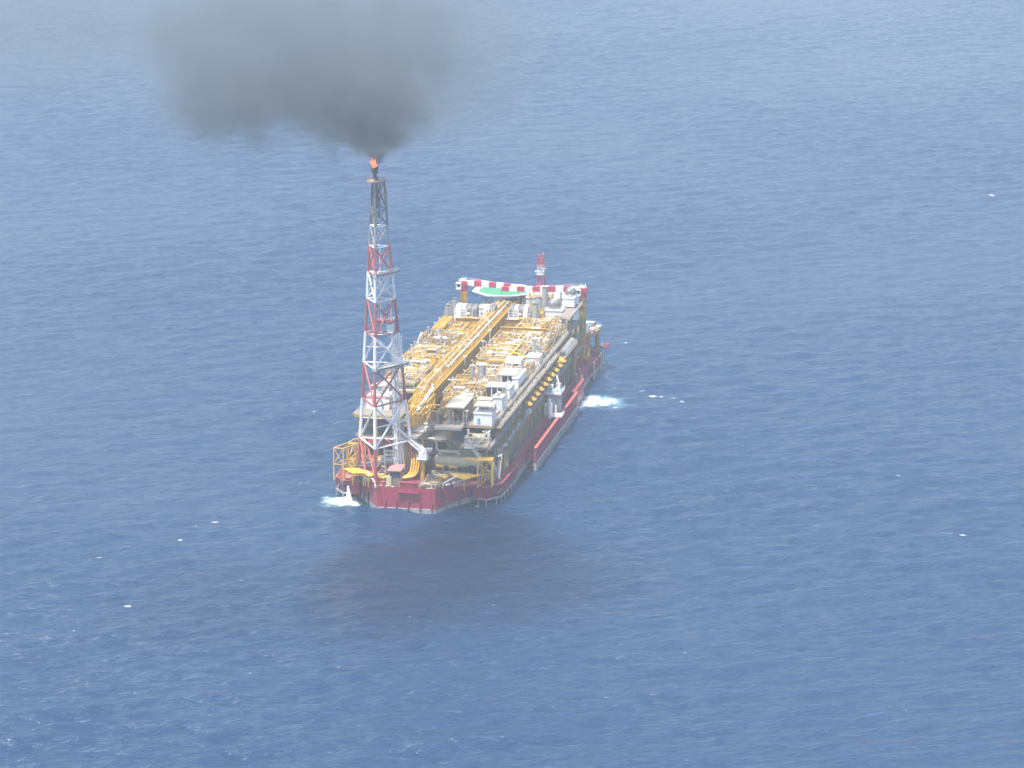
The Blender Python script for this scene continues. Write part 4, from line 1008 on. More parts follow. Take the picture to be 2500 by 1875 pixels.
# silver tanks on their deck
tank_v('wide silver tank with a white dish lid on the long white-edged deck', 9.0, 95.5, 28.0, 1.75, 6.6)
tank_v('narrow silver tank left of the wide lidded one', 5.4, 94.8, 28.0, 1.0, 6.0, top='silver')
t = thing('tank_platform', 'raised platform with a bright white front beam carrying the silver tanks', 'platform', (4,84,28))
b = B(); b.prism([(-2.2,84),(2.8,84),(5.0,80.6),(12.4,80.6),(12.4,98),(-2.2,98)], 27.6, 28.0, 1, 0); b.build('floor', ['grate','lgrey'], t)
b = B(); pts = [(-2.2,84,30.6),(2.6,84,30.6),(4.9,80.6,30.3),(12.4,80.6,30.3)]
for p, q in zip(pts, pts[1:]): b.bar(p, q, 0.45, 0.5)
b.build('front_beam', ['white'], t)
b = B()
for p in [(-2,84),(1,84),(5,80.7),(8,80.7),(12.2,80.7)]: b.bar((p[0],p[1],27.9),(p[0],p[1],30.4),0.14)
b.bar((-2,84,28.3),(1,84,28.3),0.2); b.build('front_posts', ['ochre'], t)
b = B(); b.box(-1.9,12.2,97.6,97.9,28,29.6); b.build('rear_upstand', ['ochre'], t)
# white spotlight poles along the front deck edge
rn = random.Random(9)
for i, (x, y, z, h) in enumerate([(11.0,24.6,28,5),(17.6,24.6,28,5.2),(3.0,20,24.7,4),(-2.5,118,28,4),(15.4,86,28,4.6),(22.8,147,28,5),(0.3,141,27.5,6),(0.4,155,28,7),(27.2,118,28,3.6)]):
    t = thing('light_pole', ['white light pole at the left end of the railed front deck','white light pole in the middle of the railed front deck','short white light pole by the cream hatch','white light pole against the pipe rack, beside the flat yellow frames','white light pole between the two grey roofed shelters','white light pole by the stair tower','tall white light pole beside the pipe rack, before the pale module','tall white light pole beside the upper pipe rack','short white light pole with an orange head at the starboard edge'][i], 'light pole', (x, y, z), 'light poles on the topsides')
    b = B(); b.tube((x,y,z),(x,y,z+h),0.16,n=6); b.build('pole', ['white'], t)
    b = B(); b.box(x-.7,x+.7,y-.3,y+.3,z+h,z+h+.35); b.build('lamp_head', ['white' if i < 8 else 'orange'], t)
# cream hatch + port white cabin behind the tower
t = thing('hatch_cover', 'pale yellow lid on the walkway at the foot of the pipe rack', 'hatch cover', (-0.5,22,24.7))
b = B(); b.prism([(-2.0,20.5),(1.6,20.8),(2.8,26),(0.2,27)],[24.8,24.8,25.4,25.4],[25.5,25.5,26.3,26.3]); b.build('lid', ['tan'], t)
b = B(); b.box(-2.2,1.5,20.0,20.5,24.7,25.6); b.build('frame', ['brown'], t)
house('control_cabin', 'white cabin with a blue door seen through the legs of the flare tower', 'cabin', -28.0, -19.0, 54, 62, 24.8, 30.2, 'white', door=(0.66,'blue'), seed=17, wins=2)
canopy('pale grey roof over the cabin behind the flare tower', [(-28,58),(-21.5,58),(-16,72),(-22,72)], 33.2, 'lgrey', 30.6, True, 'grey flat roofs on the port side', 0.3, 'roof', 'sun_roof')
house('equipment_house', 'grey box in the dark recess under the tan deck, right of the tower', 'equipment box', -12.2, -8.8, 66, 70, 24.8, 28.6, 'lgrey', seed=18, parapet=False, extras=False)
t = thing('goose_neck_pipe', 'orange goose-neck vent at the left deck edge amidships', 'pipe', (-31,128,27))
b = B(); b.path([(-31.2,130,26.6),(-31.2,130,29.4),(-32.0,130,30.0),(-34.2,130,29.9)],0.35,8); b.build('vent', ['orange'], t)
t = thing('escape_chute', 'pale grey slide-like chute leaning at the left edge above the sloping tray', 'chute', (-30,158,26))
b = B(); b.bar((-30.6,150,25.5),(-30.0,162,31.0),1.2,0.8); b.build('tube', ['lgrey'], t)
t = thing('side_platform', 'flat yellow-edged platform sticking out on the left behind the tower legs', 'platform', (-30,50,24))
b = B(); b.prism([(-31.8,47),(-22,47),(-22,60),(-29,60)],24.0,24.75); b.build('plate', ['yel'], t)
t = thing('open_box_frame', 'pair of open yellow box frames on the front deck, left of the tan roofed shelter', 'steel frame', (4,34,26))
b = B()
for (x0,x1,y0,y1,z0,z1) in ((-0.6,4.4,34,44,24.7,30.2),(4.8,9.2,38,48,28,32.4)):
    for x in (x0,x1):
        for y in (y0,y1): b.bar((x,y,z0),(x,y,z1),0.4)
        b.bar((x,y0,z1),(x,y1,z1),0.4)
    b.bar((x0,y0,z1),(x1,y0,z1),0.4); b.bar((x0,y1,z1),(x1,y1,z1),0.4); b.bar((x0,(y0+y1)/2,z1),(x1,(y0+y1)/2,z1),0.25)
b.build('frame', ['yel'], t)
b = B(); b.path([(7.2,36,32),(8.2,34,31.6),(8.4,33,29.5),(7.6,32,28.4)],0.5,8); b.tube((6,34,31.6),(7.6,33,31.9),0.5,n=8); b.build('bent_pipe', ['yelb'], t)
# ---- yellow half-drum hose saddles along the starboard side
src = None
for k in range(10):
    y = 80+k*8.4; lab = 'yellow half-round hose saddle hanging at the starboard deck edge, '+['nearest of the row','second from the near end','third from the near end','fourth from the near end','fifth from the near end','fifth from the far end','fourth from the far end','third from the far end','second from the far end','farthest of the row'][k]
    if src is None:
        src = thing('hose_saddle', lab, 'hose saddle', (28.6, y, 22.6), 'yellow hose saddles')
        b = B(); n = 10
        prof = [(1.15*math.cos(PI*i/n), 1.0*math.sin(PI*i/n)) for i in range(n+1)]
        pts = [(29.6, y+p[0]*1.25, 23.6+p[1]) for p in prof]+[(31.7, y+p[0]*1.25, 23.2+p[1]*0.8) for p in prof]
        m_ = len(prof); b.add(pts, [(i,i+1,m_+i+1,m_+i) for i in range(m_-1)]+[tuple(range(m_))[::-1], tuple(range(m_,2*m_))], 0); b.build('drum', ['yel'], src)
        b = B(); b.box(28.7,32.3,y-1.9,y+1.9,23.0,23.25); b.build('shelf', ['yel'], src)
    else: place_copy(src, (28.6, y, 22.6), 0, lab, None)
# loading station
t = thing('loading_station', 'white and pale green loading tower on the starboard side of the main deck', 'loading tower', (32.5,123,9))
b = B(); b.tube((34.2,127,8.4),(34.2,127,17.2),1.5,n=16); b.box(30.2,33.6,124,130,8.4,17.0); b.build('tower_body', ['lgrey'], t)
b = B(); b.box(29.8,36.2,122,131,17.0,17.5); b.rail([(29.8,122,17.5),(36.2,122,17.5),(36.2,131,17.5)],1.3,0,0.16,1.1); b.build('platform', ['white'], t)
b = B(); b.box(30.3,32.3,124,127,17.52,20.2,0); b.box(30.6,32.0,123.6,124,17.8,19.2,1); b.build('control_box', ['white','teal'], t)
b = B(); b.box(33.4,35.2,124.5,126,17.52,19.0,0); b.box(33.7,35.0,124.2,124.5,17.7,18.6,1); b.tube((34.4,127.5,17.5),(34.4,127.5,19.8),0.5,n=8,mi=0); b.build('control_box', ['white','teal'], t)
b = B(); b.bar((34.0,129,20),(32.4,132.6,22.6),0.7,0.6); b.box(33,35,128,130,17.5,20.2); b.build('loading_arm', ['lgrey'], t)
b = B(); b.box(30.2,33.0,117.6,120.6,8.4,14.0); b.tube((32.4,117,8.4),(32.4,117,15.6),0.75,n=12); b.ball((32.4,117,15.8),0.8); b.tube((34.8,118.6,9.4),(34.8,118.6,13.6),0.35,n=8); b.build('pump_house', ['white'], t)
b = B(); b.box(31.5,37.4,117,123,8.9,9.3); b.rail([(31.5,117,9.3),(37.4,117,9.3),(37.4,123,9.3)],1.1,0,0.13,1.4); b.bar((33,117,8.9),(32,119,4),0.4); b.bar((37,120,8.9),(32.2,120,4),0.4); b.build('lower_platform', ['white'], t)
# starboard mid deck bits beyond
t = thing('hose_reel', 'long grey hose reel with pale flanges at the starboard deck edge near the crane', 'hose reel', (29.4,172,22))
b = B(); b.hcyl((30.0,160,25.6),(30.0,184,25.6),1.15,n=14); b.build('drum', ['grey'], t)
b = B()
for k in range(12): b.tube((30.0,161+k*2,25.6),(30.0,161.3+k*2,25.6),1.4,n=14)
b.rail([(31.7,158,24.6),(31.7,186,24.6)],1.2,0,0.14,1.6); b.build('flanges', ['whited'], t)
b = B(); b.box(27,31.8,157.5,187,23.6,24.2); b.build('cradle', ['brown'], t)
t = thing('orange_column', 'tall rust orange column at the starboard side below the hose reel', 'column', (30.4,190,9))
b = B(); b.tube((30.2,187,8.3),(30.2,187,20.0),0.7,n=10); b.tube((30.2,187,20.0),(30.2,187,23.5),0.7,1.3,n=10); b.build('post', ['orange' if False else 'ochre'], t)
for i, (x, y) in enumerate(((31.0,196),(31.2,186.5))):
    b = B(); b.tube((x,y,8.3),(x,y,10.2),0.25,n=6); b.ball((x,y,10.4),0.55); o = b.build('buoy_light', ['cream'], None, (x,y,8.3)); tag(o, ['small cream beacon on the starboard rail nearer the crane','small cream beacon on the starboard rail nearer the hose reel'][i], 'beacon', 'rail beacons')
# forecastle equipment
def sbox(name, label, cat, x0, x1, y0, y1, z0, z1, m1, m2, group=None, kind=0):
    t = thing(name, label, cat, ((x0+x1)/2,(y0+y1)/2,z0), group)
    b = B(); b.box(x0,x1,y0,y1,z0,z1-0.15); b.build('body', [m1], t)
    b = B(); b.box(x0-.1,x1+.1,y0-.1,y1+.1,z1-0.15,z1+0.05); 
    for k in range(3): b.box(x0+(x1-x0)*(k+.5)/3-.08, x0+(x1-x0)*(k+.5)/3+.08, y0-.08, y0, z0, z1-.15)
    b.build('trim', [m2], t); return t
sbox('equipment_skid', 'red and blue winch unit on the far starboard deck', 'winch', 26.4,28.6,236,240,18.6,20.4,'mred','blue')
sbox('equipment_skid', 'orange machinery box near the outer edge of the far starboard deck', 'machinery', 29.2,31.0,231,234.5,18.6,20.2,'orange','white')
sbox('equipment_skid', 'yellow box at the outer edge of the far starboard deck', 'machinery', 30.6,32.2,239,243.6,18.6,19.4,'yelb','cream')
sbox('equipment_skid', 'row of brown crates along the back of the far starboard deck', 'crates', 23.0,29.0,243.5,246,18.6,20.4,'brown','white')
sbox('equipment_skid', 'tall white cabinet at the front of the far starboard deck', 'cabinet', 27.6,28.8,229,231,18.6,23.0,'white','lgrey')

# ================================================================== stern deck
def big_vessel(label, xa, xb, y, z, r_, mt):
    t = thing('pressure_vessel', label, 'pressure vessel', ((xa+xb)/2, y, z-r_), 'horizontal pressure vessels on the stern')
    b = B(); b.hcyl((xa,y,z),(xb,y,z),r_,n=28)
    for q in (0.2,0.45,0.72): b.tube((xa+(xb-xa)*q,y,z),(xa+(xb-xa)*q+.12,y,z),r_+.05,n=28)
    b.build('shell', [mt], t)
    for q in (0.15,0.85): b = B(); x = xa+(xb-xa)*q; b.box(x-.5,x+.5,y-r_*.8,y+r_*.8,8.25,z-r_*.6); b.build('saddle', ['grey'], t)
    b = B(); b.box(xa+.6,xb-.6,y-1.2,y+1.2,z+r_+.15,z+r_+.3); b.rail([(xa+.6,y-1.2,z+r_+.3),(xb-.6,y-1.2,z+r_+.3),(xb-.6,y+1.2,z+r_+.3)],1.3,0,0.13,1.3,(0.35,0.7)); b.build('walkway', ['whited'], t)
    b = B(); b.path([(xa+.4,y+.8,z+r_+1.6),(xb-1.0,y+.8,z+r_+1.6),(xb-.4,y+.8,z+r_*.4)],0.28,8); b.build('pipe', ['cream'], t)
    return t
big_vessel('big cream pressure vessel lying across the stern right of centre', 6.4, 22.6, 24.5, 13.6, 2.4, 'cream')
big_vessel('grey pressure vessel lying across the stern behind the near tower leg', -14.6, -5.2, 24.5, 12.6, 2.0, 'lgrey')
t = thing('pipe_loop', 'thick cream pipe stepping down from the topsides to the big cream vessel', 'pipe', (6,22,14))
b = B(); b.path([(-0.6,22.5,22.6),(5.6,22.5,22.4),(6.4,22.5,21.4),(6.6,22.5,18.6),(7.6,22.5,17.8),(14.6,22.5,17.8),(15.4,22.5,16.6)],0.5,10); b.build('pipe_run', ['cream'], t)
t = thing('deck_cab', 'small operator cab with a red roof and grey windows on the middle of the stern', 'operator cab', (-5,5,8.2))
b = B(); b.box(-7.2,-3.4,3.8,9.4,11.6,14.4,0); 
for k in range(4): b.box(-7.0+k*0.95,-6.3+k*0.95,3.7,3.8,12.6,13.9,1)
b.build('cab', ['grey','glass'], t)
b = B(); b.prism([(-8.0,2.6),(-2.8,2.8),(-2.8,10.4),(-8.0,10.2)],[14.4,14.4,14.9,14.9],[14.7,14.7,15.2,15.2]); b.build('roof', ['pink'], t)
b = B(); b.prism([(-8.4,2.6),(-6.4,2.6),(-6.8,6),(-7.8,6)],8.25,12.2); b.box(-6.4,-3.4,4.4,8.6,8.25,11.6); b.build('pedestal', ['cream'], t)
t = thing('deck_crane', 'small crane on a yellow post with a folded white boom, centre of the stern', 'crane', (2.7,15.5,8.2))
b = B(); b.tube((2.7,15.5,8.25),(2.7,15.5,15.0),0.85,n=16); b.build('post', ['yel'], t)
b = B(); b.tube((2.7,15.5,15.0),(2.7,15.5,16.4),1.1,n=16,mi=1); b.box(1.5,4.4,14.2,16.4,17.2,19.2,0); b.prism([(0.8,13.4),(4.8,13.4),(4.8,17),(1.2,17)],16.4,16.8,0); b.rail([(0.9,13.5,16.8),(4.7,13.5,16.8),(4.7,16.9,16.8)],1.2,0,0.13,1.0); b.build('turntable', ['white','lgrey'], t)
b = B(); b.lattice((3.6,15.0,19.0),(-2.2,16.5,23.4),1.9,1.4,7,0.2); b.build('boom', ['white'], t)
b = B(); b.bar((4.6,15.4,17.4),(6.0,15.4,20.0),0.5); b.box(4.2,6.4,14.6,16.4,19.6,20.6); b.build('counter_jib', ['lgrey'], t)
t = thing('riser_bundle', 'bundle of curved yellow pipes dropping from the walkway to the middle of the stern deck', 'pipes', (-1,17,9))
b = B()
for k in range(4): 
    xo = -0.9*k; b.path([(0.9+xo,18.5,17.5+k*.3),(1.0+xo,17.0,16.0),(1.1+xo,16.0,13.5),(0.8+xo,15.0,11.4),(-0.2+xo,14.0,10.0),(-2.6+xo,13.2,9.4),(-4.0,12.8,9.2)],0.34,8)
for k in range(6): b.path([(-5.6+k*.55,18.4,8.3),(-5.6+k*.55,18.4,17+k%3),(-5.3+k*.55,18.4,18.8+k%3)],0.2,6)
b.path([(-6.6,18.2,14.8),(-6.4,18.2,19.2),(-5.2,18.2,20.6),(-4.6,18.2,21.4)],0.42,8)
b.build('pipe_run', ['yelb'], t)
def yframe(label, corners, z0, z1, tri=True, catg='steel frame'):
    cx_ = sum(p[0] for p in corners)/len(corners); cy_ = sum(p[1] for p in corners)/len(corners)
    t = thing('lattice_frame', label, catg, (cx_,cy_,z0), 'yellow lattice frames on the stern')
    n = len(corners); b = B()
    for i in range(n):
        p, q = corners[i], corners[(i+1)%n]
        b.bar((p[0],p[1],z0),(p[0],p[1],z1),0.38)
        for z in (z1,(z0+z1)/2): b.bar((p[0],p[1],z),(q[0],q[1],z),0.36 if z == z1 else 0.24)
        b.bar((p[0],p[1],z0),(q[0],q[1],(z0+z1)/2),0.2); b.bar((q[0],q[1],(z0+z1)/2),(p[0],p[1],z1),0.2)
    b.build('lattice', ['yelb'], t)
    return t
yframe('tall open yellow lattice frame at the far left corner of the stern', [(-30.4,10.8),(-26.6,10.2),(-23.4,17.5),(-27.2,18.5)], 7.7, 20.2)
yframe('low open yellow frame joined behind the tall one on the left corner', [(-26.6,18.6),(-22.8,18.0),(-21.4,24),(-25.4,24.6)], 8.3, 20.4)
t = yframe('yellow lattice frame with a flat top at the right corner of the stern', [(24.8,9.8),(29.9,12.0),(29.6,16.2),(25.4,15.4)], 7.7, 18.0)
b = B(); b.prism([(19.0,13.0),(24.8,9.8),(30.0,12.0),(29.8,14.0),(22.5,13.8)],17.9,18.25); b.build('top_plate', ['yelb'], t)
def covered_boat(label, a, c, z, w_):
    t = thing('covered_boat', label, 'boat', ((a[0]+c[0])/2,(a[1]+c[1])/2,z), 'pink covered boats on the stern')
    b = B(); a = Vector((*a, z)); c = Vector((*c, z)); d_ = (c-a); L_ = d_.length; d_.normalize(); s_ = Vector((-d_.y,d_.x,0))
    rings = []
    for i in range(9):
        tt = i/8; ww_ = w_*math.sqrt(max(0.03, 1-(2*abs(tt-.45))**2.6)); p = a+d_*L_*tt
        rings.append([p-s_*ww_*.5+Vector((0,0,1.0)), p+Vector((0,0,1.9)), p+s_*ww_*.5+Vector((0,0,1.0)), p+s_*ww_*.36+Vector((0,0,0.1)), p-s_*ww_*.36+Vector((0,0,0.1))])
    for r0, r1 in zip(rings, rings[1:]): b.add(r0+r1, [(k,(k+1)%5,5+(k+1)%5,5+k) for k in range(2)], 0); b.add(r0+r1, [(k,(k+1)%5,5+(k+1)%5,5+k) for k in range(2,5)], 1)
    b.add(rings[0], [(4,3,2,1,0)], 0); b.add(rings[-1], [(0,1,2,3,4)], 0)
    b.build('cover', ['pink','mred'], t)
    b = B()
    for tt in (.2,.8): p = a+d_*L_*tt; b.bar(p+Vector((0,0,-.2)), p+Vector((0,0,.3)), 0.4)
    b.build('cradle', ['hull'], t); return t
covered_boat('long pink covered boat overhanging the left stern quarter', (-26.3,12.6), (-20.0,8.6), 7.9, 2.8)
covered_boat('long pink covered boat overhanging the right stern quarter under the yellow canopy', (16.8,7.0), (24.4,12.4), 7.9, 2.8)
def canister(x, y, z, rz, label):
    t = thing('life_raft', label, 'life raft', (x,y,z), 'white life raft canisters')
    b = B(); c, s_ = math.cos(rz), math.sin(rz); b.hcyl((x-c*.9,y-s_*.9,z+.65),(x+c*.9,y+s_*.9,z+.65),0.5,n=12); b.build('canister', ['white'], t)
    b = B(); b.box(x-.4,x+.4,y-.4,y+.4,z,z+.2); b.build('cradle', ['dgrey'], t)
canister(-17.2, 7.4, 9.2, -0.95, 'white life raft canister on the left stern quarter beside the tower leg')
canister(-16.0, 5.6, 9.2, -0.95, 'white life raft canister on the left stern rail, nearer the camera')
canister(14.6, 4.8, 9.2, 0.95, 'white life raft canister on the right stern rail, left of the other pair')
canister(16.6, 8.0, 9.2, 0.95, 'white life raft canister on the right stern rail, middle one')
canister(17.9, 10.0, 9.2, 0.95, 'white life raft canister on the right stern rail, next to the pink boat')
def davit(x, y, z, tip, label):
    t = thing('davit', label, 'davit', (x,y,z), 'white davits on the stern')
    b = B(); b.path([(x,y,z),(x+.3*(1 if tip[0]>x else -1),y,z+2.2),tip],0.26,8); b.build('arm', ['white'], t)
    b = B(); b.tube((x,y,z),(x,y,z+.8),0.5,n=10); b.build('base', ['whited'], t)
davit(12.8,3.6,8.3,(17.8,6.4,13.0),'white davit arm leaning right on the right stern rail')
davit(-12.0,0.9,8.3,(-15.6,3.8,13.0),'white davit arm leaning left beside the near tower leg')
davit(30.6,38,8.3,(27.0,42,14.2),'white davit arm on the starboard side beside the brown bulkhead')
sbox('deck_box', 'dark red equipment box with a grey top behind the left yellow canopy', 'equipment box', -23.0,-15.0,17.0,23.0,8.3,12.0,'hull','grey')
sbox('deck_box', 'tall brown box on the starboard side right of the cream vessel', 'equipment box', 28.2,30.4,33,42,8.3,14.4,'ochre','brown')
sbox('deck_box', 'low dark red deckhouse under the right yellow canopies', 'equipment box', 13.0,21.5,12.5,17.5,8.3,11.2,'hull','brown')
sbox('deck_box', 'dark red box with white stencil-like marks at the middle of the stern rail', 'equipment box', -2.8,3.4,1.2,3.4,8.3,10.6,'hull','deckred')
def winch(label, x, y, s_=1.0, mt='grey'):
    t = thing('mooring_winch', label, 'winch', (x,y,8.2), 'mooring winches on the stern')
    b = B(); b.tube((x-1.3*s_,y,9.4),(x+1.3*s_,y,9.4),0.75*s_,n=14)
    for q in (-1.4,-.2,1.3): b.tube((x+q*s_,y,9.4),(x+(q+.12)*s_,y,9.4),1.15*s_,n=14)
    b.build('drum', [mt], t); b = B(); b.box(x-1.8*s_,x+1.8*s_,y-1,y+1,8.22,8.5); b.box(x+1.5*s_,x+2.4*s_,y-.6,y+.6,8.5,9.8); b.build('bedplate', ['brown'], t)
winch('grey mooring winch nearest the yellow crane post on the stern', 5.6, 4.2)
winch('grey mooring winch right of the crane post, nearer the rail', 9.2, 4.0, 1.0, 'brown')
winch('brown mooring winch under the small right canopy', 10.8, 9.6, 1.1, 'brown')
winch('grey mooring winch on the left quarter under the big yellow canopy', -20.0, 9.2, 1.0, 'dgrey')
winch('brown mooring winch right in front of the cream pressure vessel', 15.2, 19.4, 1.2, 'grey')
t = thing('red_drum', 'bright red drum beside the cream cab pedestal on the stern rail', 'drum', (-9.4,2.4,8.2))
b = B(); b.tube((-9.4,2.4,8.3),(-9.4,2.4,10.4),0.85,n=14); b.build('body', ['mred'], t)
b = B(); b.tube((-9.4,2.4,10.4),(-9.4,2.4,10.6),0.9,n=14); b.build('lid', ['pink'], t)
t = thing('mooring_lines', 'cream coiled rigging heaped along the left part of the stern rail', 'rigging', (-10,1,8.3))
b = B(); rn = random.Random(31)
for k in range(46):
    x = rn.uniform(-12.6,-5.6); y = rn.uniform(0.8,3.4); b.ball((x,y,8.4+rn.random()*.7),rn.uniform(.2,.5),k%3 == 0,6,4,(1.3,1,.8))
tag(b.build('coils', ['cream','dgrey'], t), kind='stuff')
# dense low pipework on the stern deck (one manifold each side)
def manifold(label, x0, x1, y0, y1, seed, pal, n):
    t = thing('deck_manifold', label, 'pipework', ((x0+x1)/2,(y0+y1)/2,8.2), 'pipe manifolds on the stern deck')
    rn = random.Random(seed); b = B()
    for k in range(n):
        zz = 8.4+rn.random()*2.2; r_ = rn.choice((.1,.15,.2,.28)); m_ = rn.randrange(len(pal))
        if rn.random() < .7: y = rn.uniform(y0,y1); a = rn.uniform(x0,(x0+x1)/2); b.path([(a,y,8.25),(a,y,zz),(rn.uniform(a+1,x1),y,zz)],r_,6,m_)
        else: x = rn.uniform(x0,x1); b.path([(x,y0+rn.random()*2,zz),(x,y1-rn.random()*2,zz)],r_,6,m_)
    tag(b.build('pipes', list(pal), t), kind='stuff')
    b = B()
    for k in range(n):
        x = rn.uniform(x0,x1); y = rn.uniform(y0,y1); b.box(x,x+rn.uniform(.2,.8),y,y+rn.uniform(.2,.8),8.25,8.4+rn.random()*2.6,rn.randrange(len(pal)))
    tag(b.build('valves', list(pal)[::-1], t), kind='stuff')
manifold('low brown and yellow pipework between the crane post and the right canopies', 4.2, 19, 11.5, 20.5, 51, ('ochre','brown','cream','grey'), 90)
manifold('yellow and dark pipework around the foot of the left tower legs', -24, -8, 11, 20, 52, ('yel','tred','cream','dgrey'), 80)
manifold('pipework between the left yellow frames and the side of the ship', -29.8, -23.5, 22, 40, 53, ('yel','brown','cream','grey'), 60)
manifold('brown clutter of fittings along the right part of the stern rail', 4.2, 12.4, 1.0, 10.5, 54, ('brown','grey','ochre','cream'), 60)
manifold('pipework behind the cream vessel at the foot of the topsides', -22, 24, 28, 42, 55, ('yel','ochre','cream','brown'), 130)
manifold('pipework beside the stairs at the right side of the stern', 23.5, 29.5, 17.5, 32, 56, ('lgrey','brown','whited','ochre'), 50)
for i, (x, y) in enumerate(((8.6,19.0),(13.8,18.6))):
    t = thing('pump_frame', ['small ochre portal frame in front of the cream vessel, left one','small ochre portal frame in front of the cream vessel, right one'][i], 'steel frame', (x,y,8.2), 'ochre portal frames')
    b = B()
    for sx in (-1.3,1.3): b.bar((x+sx,y,8.2),(x+sx,y,12.6),0.3)
    b.bar((x-1.3,y,8.4),(x+1.3,y,12.4),0.16); b.box(x-1.7,x+1.7,y-.7,y+.7,12.6,13.3); b.build('portal', ['ochre'], t)
t = thing('hose_arch', 'black hose hanging in an arch at the right end of the cream vessel', 'hose', (20.5,20.6,9))
b = B(); b.path([(18.9+1.5-1.5*math.cos(PI*k/8),20.6,11.0+2.0*math.sin(PI*k/8)) for k in range(9)],0.4,8); b.build('hose', ['black'], t)
# water jet at the left quarter
b = B(); x, y = -24.4, 8.6
for k in range(6):
    b.tube((x+0.08*k,y,6.4-k*1.15),(x+0.08*(k+1),y,6.4-(k+1)*1.15),0.28+k*0.2,0.28+(k+1)*0.2,n=10,cap=False)
wj = b.build('water_jet', [paint('white water', (0.85,0.88,0.90), 0.9, 0.05)]); tag(wj, 'white column of water pouring into the sea at the left stern corner', 'water jet')


# ------------------------------------------------------------------ smoke
def smoke():
    b = B()
    # closed hull round the plume
    n = 24
    rings = [(-13, 10, 124.8, 4, 4), (-11.5, 4, 130, 11, 14), (-10, -16, 136, 38, 38), (-12, -64, 148, 82, 84), (-10, -110, 165, 110, 124), (-10, -136, 190, 120, 136), (-10, -142, 232, 120, 136)]
    V = []
    for cx, cy, z, rx_, ry_ in rings:
        for i in range(n):
            a = 2*PI*i/n; V.append((cx+rx_*math.cos(a), cy+ry_*math.sin(a), z))
    F = []
    for j in range(len(rings)-1):
        for i in range(n): F.append((j*n+i, j*n+(i+1)%n, (j+1)*n+(i+1)%n, (j+1)*n+i))
    F.append(tuple(range(n))[::-1]); F.append(tuple(range((len(rings)-1)*n, len(rings)*n)))
    b.add(V, F)
    m, N, L = new_mat('flare smoke'); N.remove(N['Principled BSDF'])
    out = N['Material Output']
    g = N.new('ShaderNodeNewGeometry')
    wn = N.new('ShaderNodeTexNoise'); wn.inputs['Scale'].default_value = 0.045; wn.inputs['Detail'].default_value = 6
    wn.inputs['Roughness'].default_value = 0.7
    L.new(g.outputs['Position'], wn.inputs['Vector'])
    sb = N.new('ShaderNodeVectorMath'); sb.operation = 'SUBTRACT'; sb.inputs[1].default_value = (0.5, 0.5, 0.5)
    L.new(wn.outputs['Color'], sb.inputs[0])
    sp0 = N.new('ShaderNodeSeparateXYZ'); L.new(g.outputs['Position'], sp0.inputs[0])
    amp = N.new('ShaderNodeMapRange'); L.new(sp0.outputs['Z'], amp.inputs['Value'])
    amp.inputs['From Min'].default_value = 126; amp.inputs['From Max'].default_value = 150
    amp.inputs['To Min'].default_value = 3; amp.inputs['To Max'].default_value = 46
    sc_ = N.new('ShaderNodeVectorMath'); sc_.operation = 'SCALE'
    L.new(sb.outputs[0], sc_.inputs[0]); L.new(amp.outputs['Result'], sc_.inputs['Scale'])
    ad = N.new('ShaderNodeVectorMath'); ad.operation = 'ADD'
    L.new(g.outputs['Position'], ad.inputs[0]); L.new(sc_.outputs[0], ad.inputs[1])
    w2 = N.new('ShaderNodeTexNoise'); w2.inputs['Scale'].default_value = 0.13; w2.inputs['Detail'].default_value = 4
    L.new(g.outputs['Position'], w2.inputs['Vector'])
    sb2 = N.new('ShaderNodeVectorMath'); sb2.operation = 'SUBTRACT'; sb2.inputs[1].default_value = (0.5, 0.5, 0.5)
    L.new(w2.outputs['Color'], sb2.inputs[0])
    sc2 = N.new('ShaderNodeVectorMath'); sc2.operation = 'SCALE'; L.new(sb2.outputs[0], sc2.inputs[0])
    hf = N.new('ShaderNodeMath'); hf.operation = 'MULTIPLY'; hf.inputs[1].default_value = 0.55
    L.new(amp.outputs['Result'], hf.inputs[0]); L.new(hf.outputs[0], sc2.inputs['Scale'])
    ad2 = N.new('ShaderNodeVectorMath'); ad2.operation = 'ADD'
    L.new(ad.outputs[0], ad2.inputs[0]); L.new(sc2.outputs[0], ad2.inputs[1]); ad = ad2
    prev = None
    for (c, rad, dens) in SMOKE:
        s1 = N.new('ShaderNodeVectorMath'); s1.operation = 'SUBTRACT'; s1.inputs[1].default_value = c
        L.new(ad.outputs[0], s1.inputs[0])
        s2 = N.new('ShaderNodeVectorMath'); s2.operation = 'DIVIDE'; s2.inputs[1].default_value = rad
        L.new(s1.outputs[0], s2.inputs[0])
        ln = N.new('ShaderNodeVectorMath'); ln.operation = 'LENGTH'; L.new(s2.outputs[0], ln.inputs[0])
        mr = N.new('ShaderNodeMapRange'); mr.interpolation_type = 'SMOOTHSTEP'
        mr.inputs['From Min'].default_value = 1.0; mr.inputs['From Max'].default_value = 0.52
        mr.inputs['To Min'].default_value = 0.0; mr.inputs['To Max'].default_value = dens
        L.new(ln.outputs['Value'], mr.inputs['Value'])
        if prev is None: prev = mr.outputs['Result']
        else:
            mx = N.new('ShaderNodeMath'); mx.operation = 'MAXIMUM'
            L.new(prev, mx.inputs[0]); L.new(mr.outputs['Result'], mx.inputs[1]); prev = mx.outputs[0]
    dn = N.new('ShaderNodeTexNoise'); dn.inputs['Scale'].default_value = 0.075; dn.inputs['Detail'].default_value = 6; dn.inputs['Roughness'].default_value = 0.62
    L.new(g.outputs['Position'], dn.inputs['Vector'])
    dm = N.new('ShaderNodeMapRange'); dm.inputs['From Min'].default_value = 0.3; dm.inputs['From Max'].default_value = 0.7
    dm.inputs['To Min'].default_value = 0.15; dm.inputs['To Max'].default_value = 1.8
    L.new(dn.outputs['Fac'], dm.inputs['Value'])
